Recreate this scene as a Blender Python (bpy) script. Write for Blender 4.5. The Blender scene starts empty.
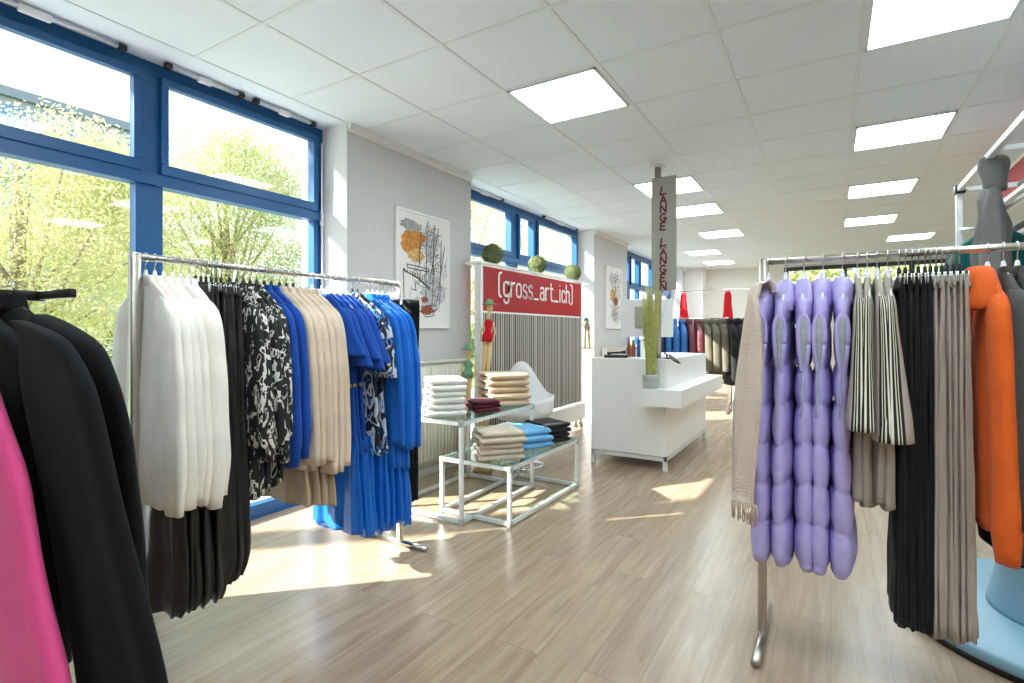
import bpy, bmesh, math, random
from mathutils import Vector, Matrix, noise
C = bpy.context.scene.collection
S = bpy.context.scene
PI = math.pi
EYE, HC = 1.22, 2.71
# ---------------------------------------------------------------- camera, light, exposure
cam = bpy.data.cameras.new('camera'); co = bpy.data.objects.new('camera', cam); C.objects.link(co)
cam.sensor_width = 36; cam.lens = 526/1024*36; cam.shift_y = -9.5/1024; cam.clip_start = .05; cam.clip_end = 200
co.location = (0, 0, EYE); co.rotation_euler = (PI/2, 0, math.atan(319/526))
S.camera = co
S.view_settings.view_transform = 'Standard'; S.view_settings.look = 'None'
S.view_settings.gamma = 1; S.view_settings.use_curve_mapping = False
S.view_settings.exposure = 1.28
S.cycles.max_bounces = 10; S.cycles.diffuse_bounces = 6; S.cycles.transparent_max_bounces = 16
S.cycles.caustics_reflective = False; S.cycles.caustics_refractive = False
w = bpy.data.worlds.new('sky'); S.world = w; w.use_nodes = True
nt = w.node_tree; bg = nt.nodes['Background']
bg.inputs['Strength'].default_value = 1.5
tc = nt.nodes.new('ShaderNodeTexCoord'); sp = nt.nodes.new('ShaderNodeSeparateXYZ'); rp = nt.nodes.new('ShaderNodeValToRGB')
nt.links.new(tc.outputs['Generated'], sp.inputs[0]); nt.links.new(sp.outputs[2], rp.inputs[0]); nt.links.new(rp.outputs[0], bg.inputs[0])
rp.color_ramp.elements[0].position = 0.0; rp.color_ramp.elements[0].color = (.68, .73, .76, 1)
rp.color_ramp.elements[1].position = .8; rp.color_ramp.elements[1].color = (.52, .68, .90, 1)
sd = Vector((.72, .69, -.60)).normalized()      # the way the sunlight travels
sl = bpy.data.lights.new('sun', 'SUN'); sl.energy = 9.5; sl.angle = math.radians(.6); sl.color = (1, .97, .92)
so = bpy.data.objects.new('sun', sl); C.objects.link(so); so.rotation_euler = sd.to_track_quat('-Z', 'Y').to_euler(); so.location = (-20, -20, 20)
LAMP = 7.0
# ---------------------------------------------------------------- materials
def lin(c):
    r = []
    for v in c[:3]:
        v /= 255; r.append(v/12.92 if v <= .04045 else ((v+.055)/1.055)**2.4)
    return (*r, 1)
class NT:
    def __init__(s, name):
        s.m = bpy.data.materials.new(name); s.m.use_nodes = True; s.t = s.m.node_tree; s.b = s.t.nodes['Principled BSDF']
    def n(s, ty, **k):
        o = s.t.nodes.new('ShaderNode'+ty)
        for a, v in k.items():
            if a.startswith('i_'):
                o.inputs[int(a[2:]) if a[2:].isdigit() else a[2:].replace('_', ' ')].default_value = v
            else: setattr(o, a, v)
        return o
    def l(s, a, b): s.t.links.new(a, b)
def mat(name, c, rough=.6, metal=0, var=.06, sc=12, bump=0, bsc=60, sheen=0, spec=.5, emit=0, coat=0, aniso=None):
    k = NT(name); b = k.b
    co_ = k.n('TexCoord'); mp = k.n('Mapping'); k.l(co_.outputs['Object'], mp.inputs[0])
    if aniso: mp.inputs['Scale'].default_value = aniso
    nz = k.n('TexNoise', i_Scale=sc, i_Detail=4.0); k.l(mp.outputs[0], nz.inputs['Vector'])
    mr = k.n('MapRange', i_1=.25, i_2=.75, i_3=1-var, i_4=1+var); k.l(nz.outputs[0], mr.inputs[0])
    mx = k.n('VectorMath', operation='SCALE'); mx.inputs[0].default_value = lin(c)[:3]; k.l(mr.outputs[0], mx.inputs['Scale'])
    k.l(mx.outputs[0], b.inputs['Base Color'])
    b.inputs['Roughness'].default_value = rough; b.inputs['Metallic'].default_value = metal
    b.inputs['Specular IOR Level'].default_value = spec
    if sheen: b.inputs['Sheen Weight'].default_value = sheen; b.inputs['Sheen Roughness'].default_value = .4
    if coat: b.inputs['Coat Weight'].default_value = coat
    if bump:
        n2 = k.n('TexNoise', i_Scale=bsc, i_Detail=3.0); k.l(mp.outputs[0], n2.inputs['Vector'])
        bp = k.n('Bump', i_Strength=bump, i_Distance=.01); k.l(n2.outputs[0], bp.inputs['Height']); k.l(bp.outputs[0], b.inputs['Normal'])
    if emit: b.inputs['Emission Color'].default_value = lin(c); b.inputs['Emission Strength'].default_value = emit
    return k.m
def cloth(name, c, rough=.85, bump=.35, bsc=180, sheen=.15, var=.08): return mat(name, c, rough, 0, var, 9, bump, bsc, sheen, .25)
M = {}
M['wall'] = mat('wall_paint', (206, 205, 204), .9, var=.02, bump=.08, bsc=90)
M['white_wall'] = mat('white_wall_paint', (232, 231, 228), .9, var=.015, bump=.08, bsc=90)
M['ceil'] = mat('ceiling_tile', (228, 238, 243), .95, var=.012, sc=3, bump=.05, bsc=200)
M['grid'] = mat('ceiling_grid', (222, 230, 232), .35, var=.01)
M['blue_frame'] = mat('blue_window_frame', (9, 86, 142), .35, var=.04)
M['slate'] = mat('dark_window_frame', (52, 62, 70), .4)
M['white'] = mat('white_lacquer', (238, 237, 234), .35, var=.01)
M['white_plastic'] = mat('white_plastic', (240, 240, 240), .35, var=.01)
M['black_plastic'] = mat('black_plastic', (28, 28, 30), .4)
M['steel'] = mat('brushed_steel', (196, 188, 178), .28, 1, var=.06, sc=20, aniso=(1, 1, .1))
M['chrome'] = mat('chrome', (215, 215, 215), .12, 1, var=.02)
M['alu'] = mat('white_aluminium', (226, 228, 228), .35, .25, var=.03)
M['red'] = mat('red_panel', (170, 12, 22), .6, var=.04)
M['red_cloth'] = cloth('red_cloth', (205, 24, 40))
M['letter'] = mat('white_lettering', (245, 244, 240), .5, var=.01)
M['cream_metal'] = mat('radiator_enamel', (232, 230, 218), .4, var=.015)
M['dark_metal'] = mat('dark_metal', (46, 42, 40), .4, .6)
M['lining'] = mat('silver_lining', (168, 172, 178), .35, .2, var=.12, sc=40, bump=.4, bsc=60)
def floor_mat():
    k = NT('oak_laminate'); b = k.b
    t = k.n('TexCoord'); mp = k.n('Mapping'); mp.inputs['Rotation'].default_value = (0, 0, PI/2); k.l(t.outputs['Object'], mp.inputs[0])
    br = k.n('TexBrick', i_Scale=1.0); br.offset = .37; br.inputs['Color1'].default_value = (0, 0, 0, 1); br.inputs['Color2'].default_value = (1, 1, 1, 1)
    br.inputs['Mortar Size'].default_value = .0016; br.inputs['Brick Width'].default_value = 1.28; br.inputs['Row Height'].default_value = .19; br.inputs['Mortar'].default_value = (.5, .5, .5, 1)
    k.l(mp.outputs[0], br.inputs['Vector'])
    m2 = k.n('Mapping'); m2.inputs['Scale'].default_value = (1.2, 16, 1); k.l(mp.outputs[0], m2.inputs[0])
    ad = k.n('VectorMath', operation='ADD'); k.l(m2.outputs[0], ad.inputs[0])
    sc = k.n('VectorMath', operation='SCALE', i_Scale=7.0); k.l(br.outputs['Color'], sc.inputs[0]); k.l(sc.outputs[0], ad.inputs[1])
    g = k.n('TexNoise', i_Scale=1.6, i_Detail=9.0, i_Roughness=.62, i_Distortion=.5); k.l(ad.outputs[0], g.inputs['Vector'])
    r = k.n('ValToRGB'); k.l(g.outputs[0], r.inputs[0])
    e = r.color_ramp.elements; e[0].position = .28; e[0].color = lin((150, 127, 102)); e[1].position = .74; e[1].color = lin((186, 165, 139))
    x = e.new(.5); x.color = lin((169, 146, 121))
    # knots
    kn = k.n('TexNoise', i_Scale=2.2, i_Detail=2.0); m3 = k.n('Mapping'); m3.inputs['Scale'].default_value = (1, 3, 1); k.l(mp.outputs[0], m3.inputs[0]); k.l(m3.outputs[0], kn.inputs['Vector'])
    kr = k.n('MapRange', i_1=.66, i_2=.74, i_3=1.0, i_4=.86); k.l(kn.outputs[0], kr.inputs[0])
    sepc = k.n('SeparateColor'); k.l(br.outputs['Color'], sepc.inputs[0])
    tn = k.n('MapRange', i_3=.95, i_4=1.06); k.l(sepc.outputs[0], tn.inputs[0])
    ml = k.n('Math', operation='MULTIPLY'); k.l(tn.outputs[0], ml.inputs[0]); k.l(kr.outputs[0], ml.inputs[1])
    jt = k.n('MapRange', i_3=1.0, i_4=.72); k.l(br.outputs['Fac'], jt.inputs[0])
    m4 = k.n('Math', operation='MULTIPLY'); k.l(ml.outputs[0], m4.inputs[0]); k.l(jt.outputs[0], m4.inputs[1])
    o = k.n('VectorMath', operation='SCALE'); k.l(r.outputs[0], o.inputs[0]); k.l(m4.outputs[0], o.inputs['Scale'])
    k.l(o.outputs[0], b.inputs['Base Color']); b.inputs['Roughness'].default_value = .27; b.inputs['Specular IOR Level'].default_value = .6
    bp = k.n('Bump', i_Strength=.06, i_Distance=.01); k.l(g.outputs[0], bp.inputs['Height']); k.l(bp.outputs[0], b.inputs['Normal'])
    return k.m
M['floor'] = floor_mat()
def glass_mat(name, tint=(.97, .985, .98), fac=.35):
    m = bpy.data.materials.new(name); m.use_nodes = True; t = m.node_tree; t.nodes.clear()
    o = t.nodes.new('ShaderNodeOutputMaterial'); mx = t.nodes.new('ShaderNodeMixShader'); tr = t.nodes.new('ShaderNodeBsdfTransparent'); gl = t.nodes.new('ShaderNodeBsdfGlossy')
    fr = t.nodes.new('ShaderNodeLayerWeight'); fr.inputs[0].default_value = .5; pw = t.nodes.new('ShaderNodeMath'); pw.operation = 'POWER'; pw.inputs[1].default_value = 4.5; mu = t.nodes.new('ShaderNodeMath'); mu.operation = 'MULTIPLY_ADD'; mu.inputs[1].default_value = fac; mu.inputs[2].default_value = .02
    tr.inputs[0].default_value = (*tint, 1); gl.inputs['Roughness'].default_value = .02
    t.links.new(fr.outputs[1], pw.inputs[0]); t.links.new(pw.outputs[0], mu.inputs[0]); t.links.new(mu.outputs[0], mx.inputs[0]); t.links.new(tr.outputs[0], mx.inputs[1]); t.links.new(gl.outputs[0], mx.inputs[2]); t.links.new(mx.outputs[0], o.inputs[0])
    return m
M['glass'] = glass_mat('window_glass')
M['tableglass'] = glass_mat('green_table_glass', (.82, .93, .90), 1.0)
def print_mat(name, base, c1, c2=None, sc=7, th=.56, asp=(1, 1, .55)):
    k = NT(name); b = k.b; t = k.n('TexCoord'); mp = k.n('Mapping'); mp.inputs['Scale'].default_value = asp; k.l(t.outputs['Object'], mp.inputs[0])
    oi = k.n('ObjectInfo'); ad = k.n('VectorMath', operation='ADD'); sc0 = k.n('Math', operation='MULTIPLY', i_1=9.0)
    k.l(oi.outputs['Random'], sc0.inputs[0]); k.l(mp.outputs[0], ad.inputs[0]); k.l(sc0.outputs[0], ad.inputs[1])
    def layer(prev, col, s, lo, hi, w_):
        n_ = k.n('TexNoise', i_Scale=s, i_Detail=1.6, i_Distortion=1.8); n_.noise_dimensions = '4D'; n_.inputs['W'].default_value = w_; k.l(ad.outputs[0], n_.inputs['Vector'])
        r = k.n('ValToRGB'); r.color_ramp.interpolation = 'CONSTANT'; e = r.color_ramp.elements; e[0].color = (0, 0, 0, 1); e[1].position = lo; e[1].color = (1, 1, 1, 1); q = e.new(hi); q.color = (0, 0, 0, 1)
        k.l(n_.outputs[0], r.inputs[0]); mx = k.n('MixRGB'); k.l(r.outputs[0], mx.inputs[0])
        if isinstance(prev, tuple): mx.inputs[1].default_value = lin(prev)
        else: k.l(prev, mx.inputs[1])
        mx.inputs[2].default_value = lin(col); return mx.outputs[0]
    p = layer(base, c1, sc, th, th+.055, 0); p = layer(p, c1, sc*1.7, .6, .66, 3)
    if c2: p = layer(p, c2, sc*.8, .52, .6, 7)
    k.l(p, b.inputs['Base Color']); b.inputs['Roughness'].default_value = .7; return k.m
def stripe_mat(name, base, dark, light):
    # uv.x runs round the garment: the near edge (uv.x = 0 or 1) carries a dark band with pale lines
    k = NT(name); b = k.b; uv = k.n('TexCoord'); s_ = k.n('SeparateXYZ'); k.l(uv.outputs['UV'], s_.inputs[0])
    r = k.n('ValToRGB'); r.color_ramp.interpolation = 'CONSTANT'; e = r.color_ramp.elements
    seq = ((light, .010), (dark, .022), (light, .012), (dark, .02), (light, .012), (dark, .03))
    st = []; p = 0.0
    for c, wd in seq: st.append((p, c)); p += wd
    st.append((p, base)); q_ = []; p = 1.0
    for c, wd in seq: p -= wd; q_.append((p, c))
    st += q_[::-1]
    e[0].position = 0; e[0].color = lin(st[0][1]); e[1].position = st[1][0]; e[1].color = lin(st[1][1])
    for p, c in st[2:]: q = e.new(p); q.color = lin(c)
    k.l(s_.outputs[0], r.inputs[0]); k.l(r.outputs[0], b.inputs['Base Color']); b.inputs['Roughness'].default_value = .85; return k.m
M['gold'] = mat('gold_metal', (210, 170, 90), .3, 1)
M['c_white'] = cloth('white_viscose', (250, 244, 234), bump=.2, bsc=120)
M['c_white_knit'] = cloth('white_knit', (244, 242, 236), bump=.6, bsc=90)
M['c_black'] = cloth('black_fabric', (26, 26, 28), .8)
M['c_blackknit'] = cloth('black_knit', (15, 15, 18), .95, .25, 500, .03)
M['c_leather'] = mat('black_coated_fabric', (26, 24, 24), .38, var=.1, bump=.25, bsc=25)
M['c_royal'] = cloth('royal_blue_fabric', (26, 76, 166), bump=.25)
M['c_bright'] = cloth('bright_blue_fabric', (24, 108, 205), bump=.25)
M['c_skirtblue'] = mat('bright_blue_satin', (14, 108, 206), .36, var=.08)
M['c_beige'] = cloth('beige_knit', (228, 208, 186), bump=.5, bsc=120)
M['c_sand'] = cloth('sand_fabric', (190, 170, 144), bump=.3)
M['c_taupe'] = cloth('taupe_fabric', (176, 164, 154), bump=.3)
M['c_lilac'] = mat('lilac_quilted_nylon', (182, 170, 226), .42, var=.05, sc=10, bump=.55, bsc=26)
M['c_orange'] = cloth('orange_knit', (238, 106, 40), bump=.5, bsc=150)
M['c_pink'] = cloth('pink_fabric', (230, 82, 142), bump=.2)
M['c_grey'] = cloth('dark_grey_wool', (78, 76, 74), bump=.4)
M['c_hood'] = cloth('grey_jersey', (118, 118, 118), bump=.3)
M['c_teal'] = cloth('teal_fabric', (30, 104, 104))
M['c_navy'] = mat('navy_nylon', (34, 48, 74), .5, bump=.2, bsc=30)
M['c_coatblue'] = mat('blue_nylon', (36, 98, 168), .45, bump=.2, bsc=30)
M['c_maroon'] = mat('maroon_nylon', (96, 42, 52), .5, bump=.2, bsc=30)
M['c_olive'] = cloth('olive_fabric', (104, 98, 84))
M['c_tan'] = cloth('tan_fabric', (204, 182, 150)); M['c_rust'] = cloth('ochre_fabric', (196, 128, 56))
M['c_wine'] = cloth('burgundy_knit', (84, 24, 42), bump=.6, bsc=100)
M['c_camel'] = cloth('camel_knit', (220, 190, 156), bump=.6, bsc=100)
M['c_oat'] = cloth('oatmeal_knit', (212, 196, 174), bump=.7, bsc=90)
M['c_scarf'] = mat('beige_ribbed_knit', (230, 211, 196), .9, var=.05, bump=.8, bsc=14, aniso=(3, 3, 22))
M['c_sky'] = cloth('light_blue_knit', (112, 176, 222), bump=.6, bsc=90)
M['c_print'] = print_mat('black_white_print', (24, 24, 26), (224, 220, 212), sc=15)
M['c_bprint'] = print_mat('navy_blue_print', (20, 22, 34), (60, 130, 220), (206, 214, 228), sc=13)
M['c_stripe'] = stripe_mat('taupe_striped', (180, 168, 158), (30, 30, 32), (226, 218, 196))
M['drum'] = mat('pale_blue_lacquer', (142, 184, 206), .35, var=.02)
M['leaf'] = mat('boxwood', (112, 124, 78), .8, var=.45, sc=70)
M['grassm'] = mat('reed_green', (192, 194, 116), .6, var=.3, sc=30)
M['pot'] = mat('grey_pot', (176, 180, 176), .7)
M['wood'] = mat('pale_wood', (214, 182, 128), .55, var=.12, sc=14, aniso=(1, 1, .2))
# ---------------------------------------------------------------- helpers
def mesh_obj(name, bm, m, parent=None, loc=None, smooth=True):
    me = bpy.data.meshes.new(name); bm.to_mesh(me); bm.free(); o = bpy.data.objects.new(name, me); C.objects.link(o)
    if m is not None: me.materials.append(M[m] if isinstance(m, str) else m)
    if smooth:
        for p in me.polygons: p.use_smooth = True
    if parent: o.parent = parent
    if loc: o.location = loc
    return o
def tag(o, label, cat, group=None, kind=None):
    o['label'] = label; o['category'] = cat
    if group: o['group'] = group
    if kind: o['kind'] = kind
    return o
def thing(name, label, cat, loc=(0, 0, 0), rz=0, group=None):
    o = bpy.data.objects.new(name, None); C.objects.link(o); o.location = loc; o.rotation_euler = (0, 0, rz); o.empty_display_size = .1
    return tag(o, label, cat, group)
def box(bm, x0, x1, y0, y1, z0, z1, bev=0):
    r = bmesh.ops.create_cube(bm, size=1); vs = r['verts']
    for v in vs: v.co = Vector(((x0+x1)/2+v.co.x*(x1-x0), (y0+y1)/2+v.co.y*(y1-y0), (z0+z1)/2+v.co.z*(z1-z0)))
    if bev:
        es = list({e for v in vs for e in v.link_edges}); bmesh.ops.bevel(bm, geom=es, offset=bev, segments=2, affect='EDGES', profile=.5)
def B(*a, bev=0):
    bm = bmesh.new()
    for q in (a if isinstance(a[0], (tuple, list)) else [a]): box(bm, *q, bev=bev)
    return bm
def tube(bm, pts, r, n=10, cap=True):
    pts = [Vector(p) for p in pts]; R = r if isinstance(r, (list, tuple)) else [r]*len(pts); rings = []; up = None
    for i, p in enumerate(pts):
        d = (pts[min(i+1, len(pts)-1)]-pts[max(i-1, 0)]).normalized()
        if up is None: up = d.orthogonal().normalized()
        else: up = (up-d*up.dot(d)).normalized()
        s = d.cross(up); rings.append([bm.verts.new(p+(up*math.cos(2*PI*j/n)+s*math.sin(2*PI*j/n))*R[i]) for j in range(n)])
    for a, b in zip(rings, rings[1:]):
        for j in range(n): bm.faces.new((a[j], a[(j+1) % n], b[(j+1) % n], b[j]))
    if cap: bm.faces.new(rings[0][::-1]); bm.faces.new(rings[-1])
    return bm
def T(pts, r, n=10): return tube(bmesh.new(), pts, r, n)
def lathe(bm, prof, c=(0, 0, 0), n=32, cap=True):
    rings = [[bm.verts.new((c[0]+r*math.cos(2*PI*j/n), c[1]+r*math.sin(2*PI*j/n), c[2]+z)) for j in range(n)] for r, z in prof]
    for a, b in zip(rings, rings[1:]):
        for j in range(n): bm.faces.new((a[j], a[(j+1) % n], b[(j+1) % n], b[j]))
    if cap: bm.faces.new(rings[0][::-1]); bm.faces.new(rings[-1])
    return bm
def copy_tree(o, parent=None):
    c = o.copy(); C.objects.link(c)
    if parent: c.parent = parent
    for ch in [x for x in bpy.data.objects if x.parent == o]: copy_tree(ch, c)
    return c
def struct(name, bm, m, smooth=False, parent=None):
    o = mesh_obj(name, bm, m, parent, smooth=smooth)
    if not parent: o['kind'] = 'structure'
    return o
def interp(prof, z):
    for a, b in zip(prof, prof[1:]):
        if a[0] >= z >= b[0]:
            t = (a[0]-z)/max(a[0]-b[0], 1e-6); return [a[i]+(b[i]-a[i])*t for i in range(1, len(a))]
    return list(prof[-1][1:])
def drape(prof, folds=7, amp=.006, seed=0, rings=30, n=44, sq=.75, top_amp=.15, hem=.0, quilt=None, sharp=1.0, bm=None, nz_=1.1):
    """a hanging cloth shell; prof rows are (z, centre x, half width, half thickness)"""
    bm = bm or bmesh.new(); uvl = bm.loops.layers.uv.verify(); rnd = random.Random(seed)
    ph = [rnd.uniform(0, 6.28) for _ in range(5)]; z0, z1 = prof[0][0], prof[-1][0]; R = []
    rings = int(rings*1.4); pw_ = 1.0 if quilt else 1.5; zs = [z0+(z1-z0)*(i/rings)**pw_ for i in range(rings+1)]
    sway = rnd.uniform(-.008, .008)
    par = [interp(prof, z) for z in zs]
    for _ in range(3): par = [par[0]]+[[(a_+2*b_+c_)/4 for a_, b_, c_ in zip(par[i-1], par[i], par[i+1])] for i in range(1, len(par)-1)]+[par[-1]]
    for z, (cx, hw, ht) in zip(zs, par):
        t = (z-z0)/(z1-z0); row = []
        a = amp*(top_amp+(1-top_amp)*min(1, t*1.6))
        q = 0
        if quilt: q = 1
        for j in range(n):
            f = 2*PI*j/n; c, s = math.cos(f), math.sin(f)
            x = math.copysign(abs(c)**sq, c)*hw; y = math.copysign(abs(s)**sq, s)*ht
            rp_ = math.sin(folds*f+ph[0]+.9*math.sin(z*3+ph[1]))
            if sharp != 1: rp_ = math.copysign(abs(rp_)**sharp, rp_)
            w_ = rp_*a+math.sin((folds*2+1)*f+ph[2])*a*.35+math.sin(2*f+z*6+ph[3])*a*.5
            nx, ny = c*.6, s
            if q: q = (abs(math.sin(PI*(z-z0+.012*math.sin(2*f+ph[1]))/quilt[0]))**.33-.74)*quilt[1]
            w_ += noise.noise(Vector((c*1.3+seed*3.7, s*1.3+seed, z*6)))*amp*nz_
            zz = z
            if hem and t > .85: zz += hem*math.sin(folds*f+ph[4])*(t-.85)/.15
            row.append(bm.verts.new((cx+x+nx*(w_+q), y+ny*(w_+q)+sway*t, zz)))
        R.append((row, t))
    for (a, ta), (b, tb) in zip(R, R[1:]):
        for j in range(n):
            fc = bm.faces.new((a[j], b[j], b[(j+1) % n], a[(j+1) % n]))
            for lp, (uu, vv) in zip(fc.loops, ((j/n, ta), (j/n, tb), ((j+1)/n, tb), ((j+1)/n, ta))): lp[uvl].uv = (uu, vv)
    bm.faces.new(R[0][0]); bm.faces.new(R[-1][0][::-1])
    return bm
ORD = ['first', 'second', 'third', 'fourth', 'fifth', 'sixth', 'seventh', 'eighth', 'ninth', 'tenth']
CNT = ['zero', 'one', 'two', 'three', 'four', 'five', 'six', 'seven', 'eight', 'nine', 'ten']
def frieze(name, pos, n): return '%s of %s from the left' % (ORD[pos], CNT[n])
# ---------------------------------------------------------------- room shell
XW, XF = -3.22, -2.95          # window plane and pillar face
YB, YE, XR = -3.2, 13.25, 4.2
struct('floor', B(-3.45, XR+.2, YB-.2, YE+.2, -.1, 0), 'floor')
struct('ceiling', B(-3.45, XR+.2, YB-.2, YE+.2, HC, HC+.12), 'ceil')
gb = bmesh.new()
x = .13-.62*4
while x < XR:
    box(gb, x-.012, x+.012, YB, YE, HC-.004, HC+.002); x += .62
y = 2.75-.6*9
while y < YE:
    box(gb, XF, XR, y-.011, y+.011, HC-.003, HC+.002); y += .6
box(gb, XF-.012, XF+.012, YB, YE, HC-.004, HC+.002)
struct('trim_1', gb, 'grid')
for nm, a, b in (('wall_left', YB, .37), ('wall_left_pillar', 2.60, 4.10), ('wall_left_far_pillar', 7.17, 8.62), ('wall_left_end', 12.4, YE)):
    struct(nm, B(-3.45, XF, a, b, 0, HC), 'wall')
    if nm != 'wall_left':
        struct('trim_2', B((XF, XF+.035, a, b, HC-.04, HC), (XF, XF+.018, a, b, HC-.06, HC-.04), bev=.004), 'white')
    rv = struct('wall_left_reveal', B((-3.25, XF-.002, a-.006, a+.003, 0, HC), (-3.25, XF-.002, b-.003, b+.006, 0, HC)), 'white_wall')
    struct('baseboard_left', B(XF, XF+.014, a, b, 0, .06, bev=.003), 'white')
struct('wall_back', B((-3.45, XR+.2, YE, YE+.2, 0, 2.12), (-3.45, -.9, YE, YE+.2, 2.12, HC), (2.3, XR+.2, YE, YE+.2, 2.12, HC), (-.9, 2.3, YE, YE+.2, 2.66, HC)), 'white_wall')
struct('wall_right', B(XR, XR+.2, YB, YE, 0, HC), 'wall')
struct('wall_behind', B(-3.45, XR+.2, YB-.2, YB, 0, HC), 'wall')
struct('wall_back_pier', B(-2.95, -2.55, YE-.5, YE, 0, HC), 'white_wall')
# ---------------------------------------------------------------- windows
def window(n, y0, y1, mull, x=-3.245, z0=0, z1=2.68, tr=(2.03, 2.095), fm='blue_frame', bottom=.09, top_only=False, mulls_low=None):
    root = bpy.data.objects.new('window_%d' % n, None); C.objects.link(root); root['kind'] = 'structure'
    d0, d1 = x-.035, x+.035; f = bmesh.new()
    box(f, d0, d1, y0, y1, z1-.05, z1+.05, .004); box(f, d0+.001, d1-.001, y0, y0+.07, z0+bottom, z1-.05); box(f, d0+.001, d1-.001, y1-.08, y1, z0+bottom, z1-.05); box(f, d0, d1, y0, y1, z0, z0+bottom)
    box(f, d0-.0, d1+.02, y0, y1, *tr, .004)
    for a, b in mull: box(f, d0+.002, d1-.002, a, b, z0+bottom, z1-.05)
    mesh_obj('window_frame', f, fm, root, smooth=False)
    ed = [y0+.07]+[v for m_ in mull for v in m_]+[y1-.08]
    for a, b in zip(ed[::2], ed[1::2]):   # opening sashes above the transom
        s = bmesh.new(); q0, q1, q2 = d1-.02, d1+.028, .02
        box(s, q0, q1, a-.02, b+.02, tr[1]-.0, tr[1]+.06, .004); box(s, q0, q1, a-.02, b+.02, z1-.082, z1-.04, .004)
        box(s, q0, q1, a-.02, a+q2, tr[1]+.06, z1-.082, .004); box(s, q0, q1, b-q2, b+.02, tr[1]+.06, z1-.082, .004)
        mesh_obj('sash', s, fm, root, smooth=False)
    gb_ = bmesh.new()
    for a, b in zip(ed[::2], ed[1::2]): box(gb_, x-.004, x+.004, a, b, tr[1], z1-.05); box(gb_, x-.004, x+.004, a, b, z0+bottom, tr[0])
    mesh_obj('glass', gb_, 'glass', root, smooth=False)
    return root
window(1, .37, 2.60, [(1.375, 1.51)])
window(2, 4.10, 7.17, [(5.25, 5.43), (5.79, 5.90)])
window(3, 8.62, 12.4, [(9.4, 9.55), (10.0, 10.12), (10.9, 11.02), (11.6, 11.72)])
r = bpy.data.objects.new('window_4', None); C.objects.link(r); r['kind'] = 'structure'; f = bmesh.new()
box(f, -.9, 2.3, YE-.01, YE+.08, 2.12, 2.2); box(f, -.9, 2.3, YE-.01, YE+.08, 2.58, 2.66)
for x in (-.9, .2, .78, 1.35, 2.22): box(f, x, x+.09, YE-.01, YE+.08, 2.2, 2.58)
mesh_obj('window_frame', f, 'slate', r, smooth=False)
mesh_obj('glass', B(-.85, 2.25, YE+.03, YE+.038, 2.18, 2.6), 'glass', r, smooth=False)
# spindle-like openers along the tops of the windows
def opener(y0, y1, lab):
    t = thing('window_opener', lab, 'window opener', (-3.13, y0, 2.69))
    L = y1-y0; mesh_obj('tube', T([(0, 0, 0), (0, L, 0)], .009), 'alu', t)
    mesh_obj('motor_housing', B(-.012, .016, L*.38, L*.56, -.022, .012, bev=.004), 'white_plastic', t)
    for k in (0, L): mesh_obj('bracket', B(-.02, .014, k-.018, k+.018, -.014, .014, bev=.003), 'dark_metal', t)
opener(.62, 1.28, 'white tubular opener above the left sash of the large front window')
opener(1.50, 1.92, 'white tubular opener above the right sash, just right of the blue mullion')
opener(2.02, 2.45, 'white tubular opener at the right corner of the large front window')
opener(4.3, 4.95, 'white tubular opener above the window behind the red sign, left sash')
opener(5.95, 6.95, 'white tubular opener above the window behind the red sign, right sash')
mesh_obj('x', T([(0, 0, 0), (0, 0, .1)], .01), 'white').name = 'x'; bpy.data.objects.remove(bpy.data.objects['x'])
t = thing('window_rod', 'slim white vertical opening rod beside the right jamb of the front window', 'rod', (-3.19, 2.575, .9))
mesh_obj('rod', T([(0, 0, 0), (0, 0, 1.7)], .008), 'white_plastic', t); mesh_obj('guide', B(-.012, .012, -.012, .012, 1.1, 1.2, bev=.003), 'white_plastic', t)
# ---------------------------------------------------------------- ceiling lights
def lamp(cx, cy, lab):
    t = thing('ceiling_light', lab, 'ceiling light', (cx, cy, HC-.012), 0, 'square LED panels in the ceiling')
    h = .287; f = B((-h, h, -h, -h+.012, 0, .012), (-h, h, h-.012, h, 0, .012), (-h, -h+.012, -h, h, 0, .012), (h-.012, h, -h, h, 0, .012))
    mesh_obj('frame', f, 'grid', t, smooth=False); mesh_obj('diffuser', B(-h+.012, h-.012, -h+.012, h-.012, .003, .008), LM, t, smooth=False)
k_ = NT('panel_light'); k_.b.inputs['Emission Color'].default_value = (.80, .94, 1, 1); k_.b.inputs['Emission Strength'].default_value = LAMP; LM = k_.m
rows = [3.05, 5.45, 6.65, 8.45]
for i, yy in enumerate(rows): lamp(-1.42, yy, 'square white ceiling light, %s from the front in the row over the counter' % ORD[i])
for i, yy in enumerate([3.05, 4.85, 6.65, 8.45]): lamp(.44, yy, 'square white ceiling light, %s from the front in the row right of the sign pole' % ORD[i])
lamp(.99+.06, 10.25, 'small-looking ceiling light far back, right of the right-hand row')
lamp(-2.04, 10.25, 'ceiling light far back, left of the row over the counter'); lamp(-2.04, 11.9, 'farthest ceiling light, above the left end of the back wall')
for i, xx in enumerate((-1.42, .44, 2.3)):
    for yy in (1.25, -.55, -2.3): 
        if not (xx == -1.42 and yy == -2.3): lamp(xx, yy, 'square ceiling light outside the picture, behind or above the viewer')
for yy in (3.05, 4.85, 6.65, 8.45, 10.25): lamp(2.3, yy, 'square ceiling light outside the picture, over the right side of the shop')
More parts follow.
